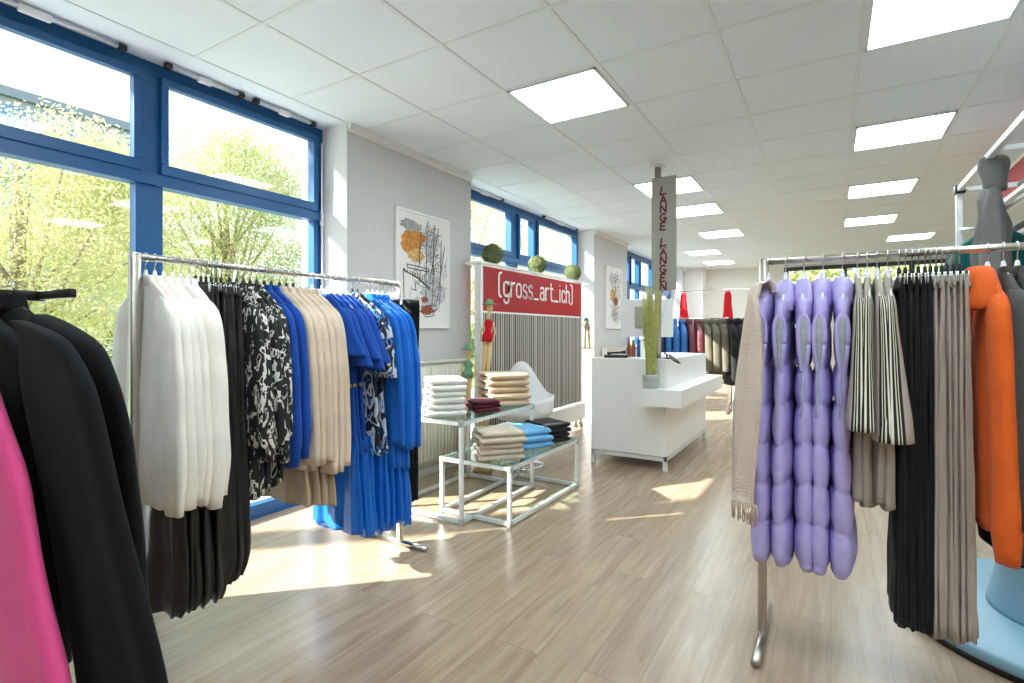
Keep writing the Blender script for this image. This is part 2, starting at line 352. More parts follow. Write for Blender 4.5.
# ---------------------------------------------------------------- hangers
def hook_bm(stem=.065, r=.0022, rr=.017):
    p = [(0, 0, -stem)]+[(0, 0, -rr*.2)] ; pts = [Vector((0, 0, -stem)), Vector((0, 0, -.028))]
    for i in range(9):
        a = -PI*.5+PI*1.25*i/8; pts.append(Vector((rr*math.cos(a)*1.0, 0, rr*math.sin(a)-.004+.003)))
    pts[2] = Vector((rr*.55, 0, -rr*.75))
    return T(pts, r, 6)
def make_hanger(kind):
    t = bpy.data.objects.new('coat_hanger', None); C.objects.link(t); t.empty_display_size = .05
    mesh_obj('hook', hook_bm(), 'chrome', t)
    m = 'black_plastic' if 'black' in kind else 'white_plastic'
    bm = bmesh.new()
    if 'clip' in kind:
        tube(bm, [(-.122, 0, -.085), (0, 0, -.075), (.122, 0, -.085)], .0035, 8); tube(bm, [(0, 0, -.05), (0, 0, -.078)], .006, 8); brr = mesh_obj('bar', bm, m, t)
        for s in (-.108, .108):
            mesh_obj('clip', B((s-.008, s+.008, -.008, -.002, -.118, -.082), (s-.008, s+.008, .002, .008, -.118, -.082), bev=.0015), 'chrome' if m == 'black_plastic' else m, brr)
    else:
        for s in (-1, 1): tube(bm, [(0, 0, -.062), (s*.03, 0, -.078), (s*.08, 0, -.115), (s*.12, 0, -.142), (s*.145, 0, -.165)], [.007, .006, .005, .004, .004], 8)
        tube(bm, [(0, 0, -.045), (0, 0, -.075)], [.005, .011], 8); mesh_obj('arms', bm, m, t)
    return t
PROTO = {}
def hanger(kind, loc, rz, label, group):
    if kind not in PROTO: PROTO[kind] = o = make_hanger(kind)
    else: o = copy_tree(PROTO[kind])
    o.location = loc; o.rotation_euler = (0, 0, rz); o['label'] = label; o['category'] = 'hanger'; o['group'] = group; return o
# ---------------------------------------------------------------- garments (local x = shoulder line, +x nearest the viewer)
def top(name, lab, cat, loc, rz, seed, m, length=.85, sl=.8, hw=.185, ht=.02, flare=1.05, folds=6, amp=.006, group=None, sleeve_m=None, srx=.05, sry=.022, sdx=.05, cuff=None, collar=None, kimono=False, kflare=1.3, hem=.004, off=0, slim=1):
    t = thing(name, lab, cat, loc, rz, group); rnd = random.Random(seed); L = -length
    pr = [(-.082, 0, .04, .010), (-.098, 0, .068, .013), (-.128, 0, .12, ht*.62), (-.165, 0, hw-.012, ht*.7), (-.21, 0, hw, ht*.85), (-.36, 0, hw*.93*slim, ht*1.05), (-.6, 0, hw*.97*slim, ht*1.15), (L, 0, hw*flare, ht*1.3)]
    pr = [p for p in pr if p[0] > L]+[pr[-1]]
    mesh_obj('body', drape(pr, folds, amp, seed, hem=hem), m, t)
    for s in (1, -1):
        x0 = s*(hw-.02); zt = -.148; dl = rnd.uniform(-.025, .02)
        if kimono:
            sp_ = [(-.142, s*(hw-.075), .015, ht*.5), (-.16, s*(hw-.055), .045, ht*.75), (-.19, s*(hw-.035), .065, ht), (-.26, s*(hw-.02), .08, ht*1.1), (-sl, x0+s*(.015+sdx), .10, ht*kflare)]
        else:
            def oi(z_, o_, i_, ry_): return (z_, s*(o_+i_)/2, (o_-i_)/2, ry_)
            X_ = hw+.02
            sp_ = [oi(-.142, X_-.085, X_-.105, sry*.35), oi(-.152, X_-.055, X_-.115, sry*.55), oi(-.172, X_-.018, X_-.12, sry*.8), oi(-.205, X_+.008, X_-.115, sry), oi(-.27, X_+.02+sdx*.2, X_-.10, sry), oi(-.45, X_+.02+sdx*.7, X_-.08+sdx*.3, sry*1.05)]
            o_, i_ = X_+.02+sdx, X_-.08+sdx*.5; m0 = (o_+i_)/2; w0 = (o_-i_)/2
            sp_ += [oi(-sl+.09-dl, m0+w0*(1.12 if cuff else .95), m0-w0*(1.12 if cuff else .9), sry*(1.35 if cuff else .95)), oi(-sl+.055-dl, m0+w0*(.7 if cuff else .9), m0-w0*(.7 if cuff else .88), sry*.85), oi(-sl-dl, m0+w0*(.76 if cuff else .88), m0-w0*(.76 if cuff else .86), sry*.9)]
        mesh_obj('sleeve', drape(sp_, 4, amp*.7, seed+s*7, rings=22, n=24, hem=0), sleeve_m or m, t)
    if collar == 'turtle':
        cc = mesh_obj('collar', drape([(-.062, .0, .05, .022), (-.07, .01, .075, .034), (-.12, .03, .095, .046), (-.18, .05, .10, .05), (-.205, .055, .085, .04)], 4, .008, seed, rings=12, n=36), m, t); cc.location.y = -.028
    elif collar: mesh_obj('collar', drape([(-.066, 0, .045, .012), (-.085, 0, .056, .015), (-.105, 0, .06, .015)], 3, .002, seed, rings=5, n=20), m, t)
    if off: t.location.x += 0
    return t
def bottoms(name, lab, cat, loc, rz, seed, m, length=1.1, hw=.12, hw2=.13, ht=.022, folds=9, amp=.009, group=None, z0=-.105, hem=.003, band='black_plastic', balloon=False, sharp=1.0):
    t = thing(name, lab, cat, loc, rz, group); L = -length
    pr = [(z0, 0, hw, ht*.45), (z0-.05, 0, hw*1.02, ht*.6), (z0-min(.25, .35*(z0-L)), 0, hw+(hw2-hw)*.35, ht*.9), ((z0+L)/2, 0, (hw+hw2)/2, ht), (L+.06, 0, hw2, ht*1.15), (L, 0, hw2*(.8 if balloon else 1.0), ht*(.6 if balloon else 1.25))]
    if balloon: pr.insert(-1, (L+.03, 0, hw2*.98, ht*1.1))
    mesh_obj('legs' if 'trousers' in name else 'skirt', drape(pr, folds, amp, seed, rings=26, n=72, hem=hem, sharp=sharp, top_amp=.3), m, t)
    mesh_obj('waistband', drape([(z0+.012, 0, hw*1.0, ht*.5), (z0-.03, 0, hw*1.03, ht*.62)], 6, .001, seed, rings=3, n=32), m, t)
    return t
def rack_hang(kindlist, place, hk, hlab, hgroup):
    pass
# ---------------------------------------------------------------- left rack
RX, RZ = -2.12, 1.49
t = thing('clothes_rack', 'brushed steel clothes rack full of white, black and blue clothes by the front window', 'clothes rack', (RX, 0, 0))
mesh_obj('rail', T([(0, .905, RZ), (0, 2.25, RZ)], .0125, 14), 'steel', t)
for yy in (.905, 2.25):
    mesh_obj('post', B(-.016, .016, yy-.016, yy+.016, .02, RZ+.014, bev=.004), 'steel', t)
    mesh_obj('foot', T([(-.24, yy, .016), (.2, yy, .016)], .015, 12), 'chrome', t)
H = -.0
def LR(yy): return (RX, yy, RZ)
seed = 10
def jit(): return random.Random(seed).uniform(-.05, .05)
N = 6
for i in range(N):
    seed += 1; yy = .94+.03*i
    top('blouse', 'white long-sleeved blouse, '+frieze('', i, N)+', left rack', 'blouse', LR(yy), jit(), seed, 'c_white', .88+.01*(i % 2), .9-.015*(i % 3), .175, .019, 1.12, 5, .006, 'white blouses on the left rack', cuff=1, srx=.055, sdx=.045, collar=1)
    hanger('white', LR(yy), 0, 'white hanger holding the white blouse '+frieze('', i, N), 'white hangers on the left rack')
N = 6
for i in range(N):
    seed += 1; yy = 1.115+.02*i
    bottoms('balloon_trousers', 'black coated balloon trousers clipped beside the white blouses, '+frieze('', i, N), 'trousers', (RX-.01, yy, RZ), jit(), seed, 'c_leather', 1.25-.004*i, .13, .19, .026, 7, .010, 'black balloon trousers', balloon=True)
    hanger('black clip', LR(yy), 0, 'black clip hanger holding the balloon trousers '+frieze('', i, N), 'black clip hangers')
# balloon trousers hung low under the white blouses
for i in range(4):
    seed += 1; yy = .965+.045*i
    bottoms('balloon_trousers', 'black balloon trousers showing below the white blouses, '+frieze('', i, 4), 'trousers', (RX+.03, yy, RZ), jit(), seed, 'c_leather', 1.27, .155, .175, .024, 7, .011, 'black balloon trousers', z0=-.78, balloon=True)
N = 5
for i in range(N):
    seed += 1; yy = 1.25+.03*i
    top('blouse', 'black blouse with white flower print, '+frieze('', i, N), 'blouse', LR(yy), jit(), seed, 'c_print', .93-.01*i, .72+.08*(i % 2), .175, .018, 1.08, 5, .007, 'black and white printed blouses', srx=.05, sdx=.04, collar=1)
    hanger('black', LR(yy), 0, 'black hanger holding the white-flowered black blouse '+frieze('', i, N), 'black hangers with printed blouses')
N = 2
for i in range(N):
    seed += 1; yy = 1.405+.034*i
    top('sweater', 'royal blue long-sleeved sweater, %s of the two between printed and beige tops' % ('left', 'right')[i], 'sweater', LR(yy), jit(), seed, 'c_royal', .84, .85-.05*i, .175, .02, 1.05, 5, .006, 'royal blue sweaters', cuff=1, srx=.055, sdx=.04, collar=1)
    hanger('black', LR(yy), 0, 'black hanger holding the %s royal blue sweater' % ('left', 'right')[i], 'black hangers with blue sweaters')
N = 6
for i in range(N):
    seed += 1; yy = 1.48+.035*i
    top('sweater', 'beige knitted long-sleeved sweater, '+frieze('', i, N)+' on the left rack', 'sweater', LR(yy), jit(), seed, 'c_beige', .86+.02*(i % 2), .84+.05*(i // 3), .18, .02, 1.05, 4, .006, 'beige sweaters on the left rack', srx=.052, sdx=.045, collar=1)
    hanger('white' if i > 2 else 'black', LR(yy), 0, 'hanger holding the beige sweater '+frieze('', i, N), 'hangers with beige sweaters')
for i in range(4):
    seed += 1; yy = 1.49+.045*i
    bottoms('skirt', 'sand coloured skirt hem showing below the beige sweaters, '+frieze('', i, 4), 'skirt', (RX+.02, yy, RZ), jit(), seed, 'c_sand', 1.02+.012*i, .15, .175, .022, 6, .010, 'sand coloured skirts', z0=-.76)
N = 5
for i in range(N):
    seed += 1; yy = 1.71+.036*i
    d = top('dress', 'royal blue short-sleeved dress with gold button, '+frieze('', i, N), 'dress', LR(yy), jit(), seed, 'c_royal', .90-.01*i, (.38, .43, .40, .45, .42)[i], .165, .02, 1.0, 4, .007, 'royal blue short-sleeved dresses', kimono=True, sdx=.05, slim=.82)
    b_ = bmesh.new(); bmesh.ops.create_uvsphere(b_, u_segments=10, v_segments=6, radius=.011, matrix=Matrix.Translation((.13, -.02, -.53))); mesh_obj('button', b_, 'gold', d)
    hanger('white', LR(yy), 0, 'white hanger holding the blue short-sleeved dress '+frieze('', i, N), 'white hangers with blue dresses')
N = 2
for i in range(N):
    seed += 1; yy = 1.90+.035*i
    top('blouse', 'dark blouse with blue and white print, %s of the pair' % ('left', 'right')[i], 'blouse', LR(yy), jit(), seed, 'c_bprint', .88, .5, .19, .018, 1.12, 4, .006, 'blue printed dark blouses', sdx=.05, collar=1)
    hanger('black', LR(yy), 0, 'black hanger holding the %s dark blue-printed blouse' % ('left', 'right')[i], 'black hangers with dark printed blouses')
N = 4
for i in range(N):
    seed += 1; yy = 2.005+.036*i
    top('tunic', 'bright blue long-sleeved tunic, '+frieze('', i, N)+' near the right post', 'tunic', LR(yy), jit(), seed, 'c_bright', .97+.01*i, .86, .185, .022, 1.08, 4, .007, 'bright blue tunics', srx=.055, sdx=.05, collar=1)
    hanger('white', LR(yy), 0, 'white hanger holding the bright blue tunic '+frieze('', i, N), 'white hangers with bright blue tunics')
for i in range(8):
    seed += 1; yy = 1.79+.046*i
    bottoms('pleated_skirt', 'bright blue satin skirt below the blue tops, '+frieze('', i, 8), 'skirt', (RX+.01, yy, RZ), jit(), seed, 'c_skirtblue', 1.24+.03*(i % 2)+.005*i, .155, .18, .026, 8, .012, 'bright blue satin skirts', z0=-.80)
N = 5
for i in range(N):
    seed += 1; yy = 2.155+.017*i
    bottoms('trousers', 'black trousers clipped beside the rack\'s right post, '+frieze('', i, N), 'trousers', LR(yy), 0, seed, 'c_black', 1.2, .17, .16, .01, 6, .003, 'black trousers at the right post')
    hanger('white clip', LR(yy), 0, 'white clip hanger holding the black trousers '+frieze('', i, N), 'white clip hangers')
# ---------------------------------------------------------------- right rack
RY, R2 = 2.33, 1.50
t = thing('clothes_rack', 'brushed steel clothes rack with lilac vests and orange sweater, in the right foreground', 'clothes rack', (0, RY, 0))
mesh_obj('rail', T([(-.235, 0, R2), (1.2, 0, R2)], .0125, 14), 'steel', t)
for xx in (-.235, 1.2):
    mesh_obj('post', B(xx-.016, xx+.016, -.016, .016, .015, R2+.014, bev=.004), 'steel', t)
    mesh_obj('foot', T([(xx, -.24, .017), (xx, .24, .017)], .016, 12), 'steel', t)
def RR(xx): return (xx, RY, R2)
QR = -PI/2
def vest(xx, i, N, seed):
    t = thing('puffer_vest', 'lilac quilted sleeveless puffer vest, '+frieze('', i, N)+' on the right rack', 'vest', RR(xx), QR+random.Random(seed).uniform(-.06, .06), 'lilac puffer vests')
    fl = 1.08+.25*(i == N-1)
    b = [(-.115, 0, .05, .018), (-.13, 0, .09, .021), (-.165, 0, .15, .024), (-.21, 0, .178, .025), (-.34, 0, .168, .023), (-.47, 0, .188, .026), (-.6, 0, .2, .032), (-.8, 0, .21, .034), (-1.0, 0, .215, .033*fl), (-1.115, 0, .215, .034*fl), (-1.13, 0, .2, .028)]
    bo = mesh_obj('body', drape(b, 3, .003, seed, rings=120, n=44, sq=.7, quilt=(.142, .018), nz_=2.2), 'c_lilac', t)
    mesh_obj('collar', drape([(-.078, 0, .05, .02), (-.09, 0, .082, .03), (-.13, .02, .10, .036), (-.17, .04, .10, .033), (-.20, .05, .08, .026)], 4, .006, seed+1, rings=16, n=32, quilt=(.055, .005), nz_=1.5), 'c_lilac', t)
    pts = []
    for k in range(33):
        a = 2*PI*k/32; zz = -.325+.105*math.sin(a); pts.append((.178+.004*math.cos(2*a), .023*(.3+.7*(math.sin(a)+1)/2)*math.cos(a), zz))
    mesh_obj('armhole_trim', T(pts, .0085, 10), 'c_lilac', t)
    l = bmesh.new(); bmesh.ops.create_uvsphere(l, u_segments=16, v_segments=14, radius=1, matrix=Matrix.Translation((.180, 0, -.325)) @ Matrix.Diagonal((.012, .019, .098, 1)))
    for v in l.verts: v.co.y *= .3+.7*(v.co.z+.325+.098)/.196
    mesh_obj('lining', l, 'lining', t)
    mesh_obj('zip', T([(.180, -.003, -.42), (.196, -.004, -.47), (.206, -.006, -.53), (.212, -.008, -.58)], .0028, 6), 'lining', bo)
    return t
N = 5
for i in range(N):
    xx = -.215+.0628*i; vest(xx, i, N, 200+i)
    hanger('white', RR(xx), QR, 'white hanger holding the lilac vest '+frieze('', i, N), 'white hangers with lilac vests')
N = 4
for i in range(N):
    xx = .0835+.0302*i
    top('blouse', 'taupe blouse with black and cream striped band, '+frieze('', i, N), 'blouse', RR(xx), QR+random.Random(i).uniform(-.08, .04), 300+i, 'c_taupe', .86+.02*(i % 2), .60+.03*(i//2), .165, .02, 1.05, 4, .006, 'taupe striped blouses', kimono=True, sleeve_m='c_stripe', sdx=.06, kflare=2.6 if i == 3 else 1.9)
    hanger('white', RR(xx), QR, 'white hanger holding the striped taupe blouse '+frieze('', i, N), 'white hangers with striped blouses')
N = 5
for i in range(N):
    xx = .208+.0185*i
    bottoms('pleated_trousers', 'long black wide pleated trousers, '+frieze('', i, N)+' on the right rack', 'trousers', RR(xx), QR, 320+i, 'c_black', 1.27, .12, .15, .016, 9, .007, 'black pleated trousers')
    if i % 2 == 0 or True: hanger('black clip', RR(xx), QR, 'black clip hanger holding the black pleated trousers '+frieze('', i, N), 'black clip hangers on the right rack')
N = 6
for i in range(N):
    xx = .297+.0155*i
    bottoms('pleated_trousers', 'long taupe wide pleated trousers, '+frieze('', i, N)+' on the right rack', 'trousers', RR(xx), QR, 340+i, 'c_taupe', 1.28-.008*(i % 3), .12, .155, .015, 8, .006, 'taupe pleated trousers')
    hanger('black clip', RR(xx), QR, 'black clip hanger holding the taupe pleated trousers '+frieze('', i, N), 'black clip hangers with taupe trousers')
top('sweater', 'bright orange knitted sweater with large roll collar on the right rack', 'sweater', RR(.4476), QR, 360, 'c_orange', .90, .96, .17, .03, 1.0, 4, .007, cuff=1, srx=.06, sry=.03, sdx=.045, collar='turtle')
hanger('white', RR(.4476), QR, 'white hanger holding the orange sweater', 'white hanger of orange sweater')
for i in range(3):
    xx = .4876+.034*i
    top('jacket', 'dark grey wool jacket right of the orange sweater, '+ORD[i]+' from it', 'jacket', RR(xx), QR, 370+i, 'c_grey', .98, .88, .19, .026, 1.05, 4, .006, 'dark grey jackets', srx=.055, sry=.026, collar=1)
    hanger('white', RR(xx), QR, 'white hanger holding the %s dark grey jacket' % ORD[i], 'white hangers with grey jackets')
for i in range(3):
    bottoms('skirt', 'long black skirt below the grey jackets, '+frieze('', i, 3), 'skirt', RR(.49+.06*i), QR, 380+i, 'c_black', .98+.05*i, .1, .16, .03, 6, .012, 'long black skirts', z0=-.5, hem=.01)
# beige fringed cardigan/scarf draped over the first vest
t = thing('fringed_scarf', 'long beige ribbed scarf with fringe draped over the leftmost lilac vest', 'scarf', RR(-.232), QR)
def ribbon(prof, th=.012, seed=0, rib=40):
    # prof: (x centre, y, z, half width along local x); thick sheet
    bm = bmesh.new(); rows_ = []
    n = 14
    for k, (x_, y_, z_, hw_, ang) in enumerate(prof):
        row = []
        for sd_ in (0, 1):
            for j in range(n+1):
                s_ = -1+2*j/n; jj = s_ if sd_ == 0 else -s_
                nx = th*(1 if sd_ == 0 else -1)*.5
                wv = .010*math.sin(jj*5+k*.25)
                row.append(bm.verts.new((x_+jj*hw_*math.cos(ang), y_-nx+wv+jj*hw_*math.sin(ang), z_)))
        rows_.append(row)
    m_ = len(rows_[0])
    for a, b in zip(rows_, rows_[1:]):
        for j in range(m_): bm.faces.new((a[j], a[(j+1) % m_], b[(j+1) % m_], b[j]))
    bm.faces.new(rows_[0]); bm.faces.new(rows_[-1][::-1]); return bm
pr = [(.09, .03, -.13, .045, .7), (.10, .024, -.10, .05, .65), (.11, .012, -.088, .05, .6), (.125, -.01, -.10, .052, .45), (.14, -.018, -.15, .052, .35)]
for k in range(1, 22): q = k/21; pr.append((.15+.07*q**.5, -.018-.03*q, -.16-.75*q, .052, .3+.75*q**.5))
mesh_obj('cloth', ribbon(pr), 'c_scarf', t)
fb = bmesh.new(); rr = random.Random(5)
for k in range(26):
    s_ = -1+2*k/25; x_ = .22+s_*.052*math.cos(1.05); y_ = -.045+s_*.052*math.sin(1.05); tube(fb, [(x_, y_, -.905), (x_+rr.uniform(-.004, .004), y_+rr.uniform(-.006, .006), -.93), (x_+rr.uniform(-.008, .008), y_+rr.uniform(-.008, .008), -.965-rr.uniform(0, .02))], .0022, 5)
mesh_obj('fringe', fb, 'c_scarf', t)
# ---------------------------------------------------------------- pale blue round base behind the right rack
t = thing('display_platform', 'pale blue round display platform with cone pedestal behind the right rack', 'display platform', (.85, 3.0, 0))
mesh_obj('plinth', lathe(bmesh.new(), [(.60, .012), (.605, .02), (.605, .05), (.59, .06), (.01, .062)], n=72), 'drum', t)
mesh_obj('rim', lathe(bmesh.new(), [(.585, 0), (.61, .0), (.612, .02), (.60, .022)], n=72), 'dark_metal', t)
mesh_obj('pedestal', lathe(bmesh.new(), [(.275, .062), (.272, .08), (.235, .26), (.225, .31), (.2, .32), (.01, .32)], n=48), 'drum', t)
t = thing('stand_dress', 'black lace dress standing on the pale blue pedestal', 'dress', (.85, 3.0, .32))
mesh_obj('dress_skirt', drape([(.75, 0, .12, .10), (.5, 0, .17, .15), (.2, 0, .22, .2), (.004, 0, .25, .22)], 11, .015, 4, hem=.0, rings=24, n=72), 'c_black', t)
mesh_obj('bodice', drape([(1.12, 0, .06, .05), (1.08, 0, .17, .07), (.98, 0, .17, .1), (.75, 0, .12, .10)], 5, .003, 4, rings=14, n=40), 'c_black', t)
# ---------------------------------------------------------------- left foreground rack
FX, FZ = -1.8, 1.315
t = thing('clothes_rack', 'dark metal clothes rack carrying the pink and black tops in the left foreground', 'clothes rack', (FX, 0, 0))
mesh_obj('end_arm', B(0, .2, .54, .556, FZ-.010, FZ+.012, bev=.002), 'dark_metal', t)
mesh_obj('rail', B(-.008, .008, -.75, .555, FZ-.013, FZ+.013, bev=.002), 'dark_metal', t)
mesh_obj('post', B(-.02, .02, -.56, -.52, .03, FZ-.013, bev=.003), 'dark_metal', t)
mesh_obj('foot', B((-.3, .3, -.57, -.51, 0, .03), (-.03, .03, -.9, -.2, 0, .03), bev=.003), 'dark_metal', t)
def wide(name, lab, yy, m, z0, hwx, outer, seed):
    # outer: list of (z, x of the sleeve's outer edge) in world
    t = thing(name, lab, 'sweater', (FX, yy, FZ)); zt = z0-FZ
    mesh_obj('body', drape([(zt, 0, .07, .018), (zt-.02, 0, .12, .022), (zt-.06, 0, hwx*.85, .024), (zt-.12, 0, hwx, .026), (zt-.8, 0, hwx*1.05, .032)], 4, .005, seed, rings=28), m, t)
    for s in (1, -1):
        pr = []
        for k, (z, xe) in enumerate(outer):
            hw_ = .012 if k == 0 else (.09 if k == 1 else .16); pr.append((z-FZ, s*(xe-FX-hw_), hw_, .022 if k else .012))
        mesh_obj('sleeve', drape(pr, 3, .005, seed+s, rings=28, n=32), m, t)
    mesh_obj('collar', drape([(zt+.03, 0, .06, .02), (zt-.01, 0, .085, .026)], 3, .002, seed, rings=4, n=24), m, t)
    return t
wide('sweater', 'black knitted sweater hanging behind, farther of the two in the left foreground', .487, 'c_blackknit', 1.285, .34, [(1.262, -1.6), (1.243, -1.485), (1.195, -1.29), (1.105, -1.21), (1.01, -1.16), (.5, -1.06)], 401)
wide('sweater', 'black knitted sweater directly behind the pink top in the left foreground', .42, 'c_blackknit', 1.272, .34, [(1.245, -1.5), (1.214, -1.281), (1.124, -1.15), (1.013, -1.09), (.84, -1.0), (.67, -.9), (.4, -.83)], 402)
wide('top', 'bright pink top, nearest garment at the lower left edge', .345, 'c_pink', 1.20, .3, [(1.17, -1.5), (1.13, -1.40), (1.065, -1.328), (.976, -1.225), (.775, -1.115), (.665, -1.035), (.4, -.93)], 403)
for i, yy in enumerate((.345, .42, .487)):
    h = thing('coat_hanger', 'dark chunky wooden hanger of the %s in the left foreground' % ('pink top', 'nearer black sweater', 'farther black sweater')[i], 'hanger', (FX, yy, FZ+.018), 0, 'dark hangers in the left foreground')
    mesh_obj('hook', hook_bm(.055, .0028, .02), 'chrome', h)
    bm = bmesh.new()
    for s in (-1, 1): tube(bm, [(0, 0, -.045), (s*.04, 0, -.055), (s*.1, 0, -.075), (s*.17, 0, -.10)], [.016, .02, .016, .011], 10)
    mesh_obj('arms', bm, 'dark_metal', h)
# ---------------------------------------------------------------- glass nesting tables
def frame_table(name, lab, x0, x1, y0, y1, z):
    t = thing(name, lab, 'table', ((x0+x1)/2, (y0+y1)/2, 0)); a, b = (x1-x0)/2, (y1-y0)/2; q = .0125
    for sx in (-1, 1):
        for sy in (-1, 1): mesh_obj('leg', B(sx*a-q, sx*a+q, sy*b-q, sy*b+q, 0, z-.008, bev=.002), 'alu', t, smooth=False)
    for sy in (-1, 1):
        for zz in (.02, z-.022): mesh_obj('rail', B(-a, a, sy*b-q, sy*b+q, zz-.0125, zz+.0125, bev=.002), 'alu', t, smooth=False)
    for sx in (-1, 1):
        for zz in (.02, z-.022): mesh_obj('rail', B(sx*a-q, sx*a+q, -b, b, zz-.0125, zz+.0125, bev=.002), 'alu', t, smooth=False)
    for sx in (-1, 1):
        for sy in (-1, 1):
            for zz in (.022, z-.024): mesh_obj('corner_joint', B(sx*a-.016, sx*a+.016, sy*b-.016, sy*b+.016, zz-.02, zz+.018, bev=.005), 'pot', t)
    mesh_obj('tabletop', B(-a-.015, a+.015, -b-.015, b+.015, z-.008, z, bev=.002), 'tableglass', t, smooth=False)
frame_table('nesting_table', 'taller glass-topped display table with white metal frame', -2.62, -2.0, 2.68, 3.6, .66)
frame_table('nesting_table', 'lower glass-topped display table nested in front of the taller one', -2.25, -1.715, 2.80, 3.81, .385)
# ---------------------------------------------------------------- folded knitwear
def folded(bm, hx, hy, th, seed):
    """a jumper folded in half; the rounded fold faces +x"""
    rnd = random.Random(seed); n = 18; m_ = 10; t2 = th/2; outer = []
    # closed outline in (x, z) of a folded thick sheet
    pl = []
    for i in range(9): pl.append((-hx+2*hx*i/8*.93, -t2))
    for i in range(1, 8): a = -PI/2+PI*i/8; pl.append((hx*.86+t2*1.25*math.cos(a), t2*math.sin(a)))
    for i in range(9): pl.append((hx*.86-(1.86*hx)*i/8, t2))
    pl += [(-hx*1.01, t2*.5), (-hx*.97, t2*.08), (hx*.6, .0), (-hx*.97, -t2*.08), (-hx*1.01, -t2*.5)]
    R = []
    for j in range(n+1):
        s = -1+2*j/n; y = s*hy; e = (1-abs(s)**8)**.5*.35+.65; row = []
        for x_, z_ in pl:
            nz = noise.noise(Vector((x_*9+seed, y*9, seed*3.1)))*.007+noise.noise(Vector((x_*30+seed, y*22, z_*40)))*.002
            row.append(bm.verts.new((x_*(.93+.07*e)+nz*.8, y+noise.noise(Vector((x_*8, z_*50, seed)))*.006, z_*e+nz*.6*(1-abs(z_)/th*.3))))
        R.append(row)
    k = len(pl)
    for a, b in zip(R, R[1:]):
        for i in range(k): bm.faces.new((a[i], a[(i+1) % k], b[(i+1) % k], b[i]))
    bm.faces.new(R[0][::-1]); bm.faces.new(R[-1])
    return bm
def stack(n, x, y, z, hx, hy, th, m, desc, group, rz=0, seed=0, alt=None, lean=0):
    for i in range(n):
        rnd = random.Random(seed+i); bm = folded(bmesh.new(), hx*rnd.uniform(.9, 1.06), hy*rnd.uniform(.9, 1.04), th*.97, seed+i)
        o = mesh_obj('folded_sweater', bm, alt[i] if alt else m, loc=(x+rnd.uniform(-.006, .006)+lean*i, y+rnd.uniform(-.006, .006), z+th*(i+.5)+.001))
        o.rotation_euler = (0, 0, rz+rnd.uniform(-.06, .06))
        pos = 'at the bottom' if i == 0 else 'on the top' if i == n-1 else '%s from the bottom' % ORD[i]
        tag(o, desc % pos, 'folded sweater', group)
stack(6, -2.26, 2.82, .66, .135, .125, .042, 'c_white_knit', 'folded fluffy white sweater, %s of the white pile', 'white sweaters on the upper table', rz=-.7, seed=500, lean=.004)
stack(3, -2.13, 3.10, .66, .12, .10, .026, 'c_wine', 'folded burgundy sweater, %s of the burgundy pile', 'burgundy sweaters', rz=-.6, seed=520)
stack(5, -2.17, 3.45, .66, .15, .165, .050, 'c_camel', 'folded camel sweater, %s of the camel pile', 'camel sweaters on the upper table', rz=-.65, seed=530)
stack(5, -1.90, 2.96, .385, .13, .15, .038, 'c_oat', 'folded oatmeal sweater, %s of the front pile, low table', 'oatmeal sweaters on the low table', rz=-.75, seed=540)
stack(3, -1.95, 3.33, .385, .16, .19, .046, 'c_sky', 'folded light blue sweater, %s of the light blue pile', 'light blue sweaters', rz=-.5, seed=550)
stack(4, -1.88, 3.64, .385, .14, .12, .036, 'c_black', 'folded black sweater, %s of the black pile, low table', 'black sweaters on the low table', rz=-.5, seed=560)
# ---------------------------------------------------------------- radiator
def radiator(y0, y1, lab):
    t = thing('radiator', lab, 'radiator', (XF+.03, y0, .12)); L = y1-y0; b = bmesh.new(); n = int(L/.045)
    box(b, .03, .055, 0, L, 0, .84)
    for i in range(n): box(b, .05, .062, .008+i*L/n, .008+i*L/n+.02, .03, .82, .004)
    mesh_obj('panel', b, 'cream_metal', t); mesh_obj('top_grille', B((.0, .075, 0, L, .84, .86), (.0, .075, -.004, 0, .0, .86), (.0, .075, L, L+.004, 0, .86), bev=.002), 'cream_metal', t)
    mesh_obj('valve', T([(.04, L+.02, .06), (.04, L+.06, .06), (.04, L+.06, -.1)], .012), 'white_plastic', t)
    mesh_obj('bracket', B((0, .03, .1, .13, .1, .7), (0, .03, L-.13, L-.1, .1, .7)), 'white', t)
radiator(2.72, 3.92, 'cream ribbed radiator under the first framed ship sketch')
radiator(7.4, 8.45, 'cream ribbed radiator on the far pillar behind the counter')
# ---------------------------------------------------------------- writing strokes
def strokes(lines, w_, depth, tf):
    """flat strokes with round ends; tf maps (a, b, d) to space"""
    bm = bmesh.new()
    for pl in lines:
        pl = [Vector(p) for p in pl]
        for a, b in zip(pl, pl[1:]):
            d = (b-a)
            if d.length < 1e-6: continue
            d.normalize(); nrm = Vector((-d.y, d.x))*w_/2
            q = [a+nrm, a-nrm, b-nrm, b+nrm]; lo = [bm.verts.new(tf(p.x, p.y, 0)) for p in q]; hi = [bm.verts.new(tf(p.x, p.y, depth)) for p in q]
            bm.faces.new(hi); bm.faces.new(lo[::-1])
            for i in range(4): bm.faces.new((lo[i], lo[(i+1) % 4], hi[(i+1) % 4], hi[i]))
        for p in pl:
            hi = [bm.verts.new(tf(p.x+w_/2*math.cos(2*PI*k/12), p.y+w_/2*math.sin(2*PI*k/12), depth*1.02)) for k in range(12)]
            lo = [bm.verts.new(tf(p.x+w_/2*math.cos(2*PI*k/12), p.y+w_/2*math.sin(2*PI*k/12), 0)) for k in range(12)]
            bm.faces.new(hi)
            for k in range(12): bm.faces.new((lo[k], lo[(k+1) % 12], hi[(k+1) % 12], hi[k]))
    bmesh.ops.recalc_face_normals(bm, faces=bm.faces); return bm
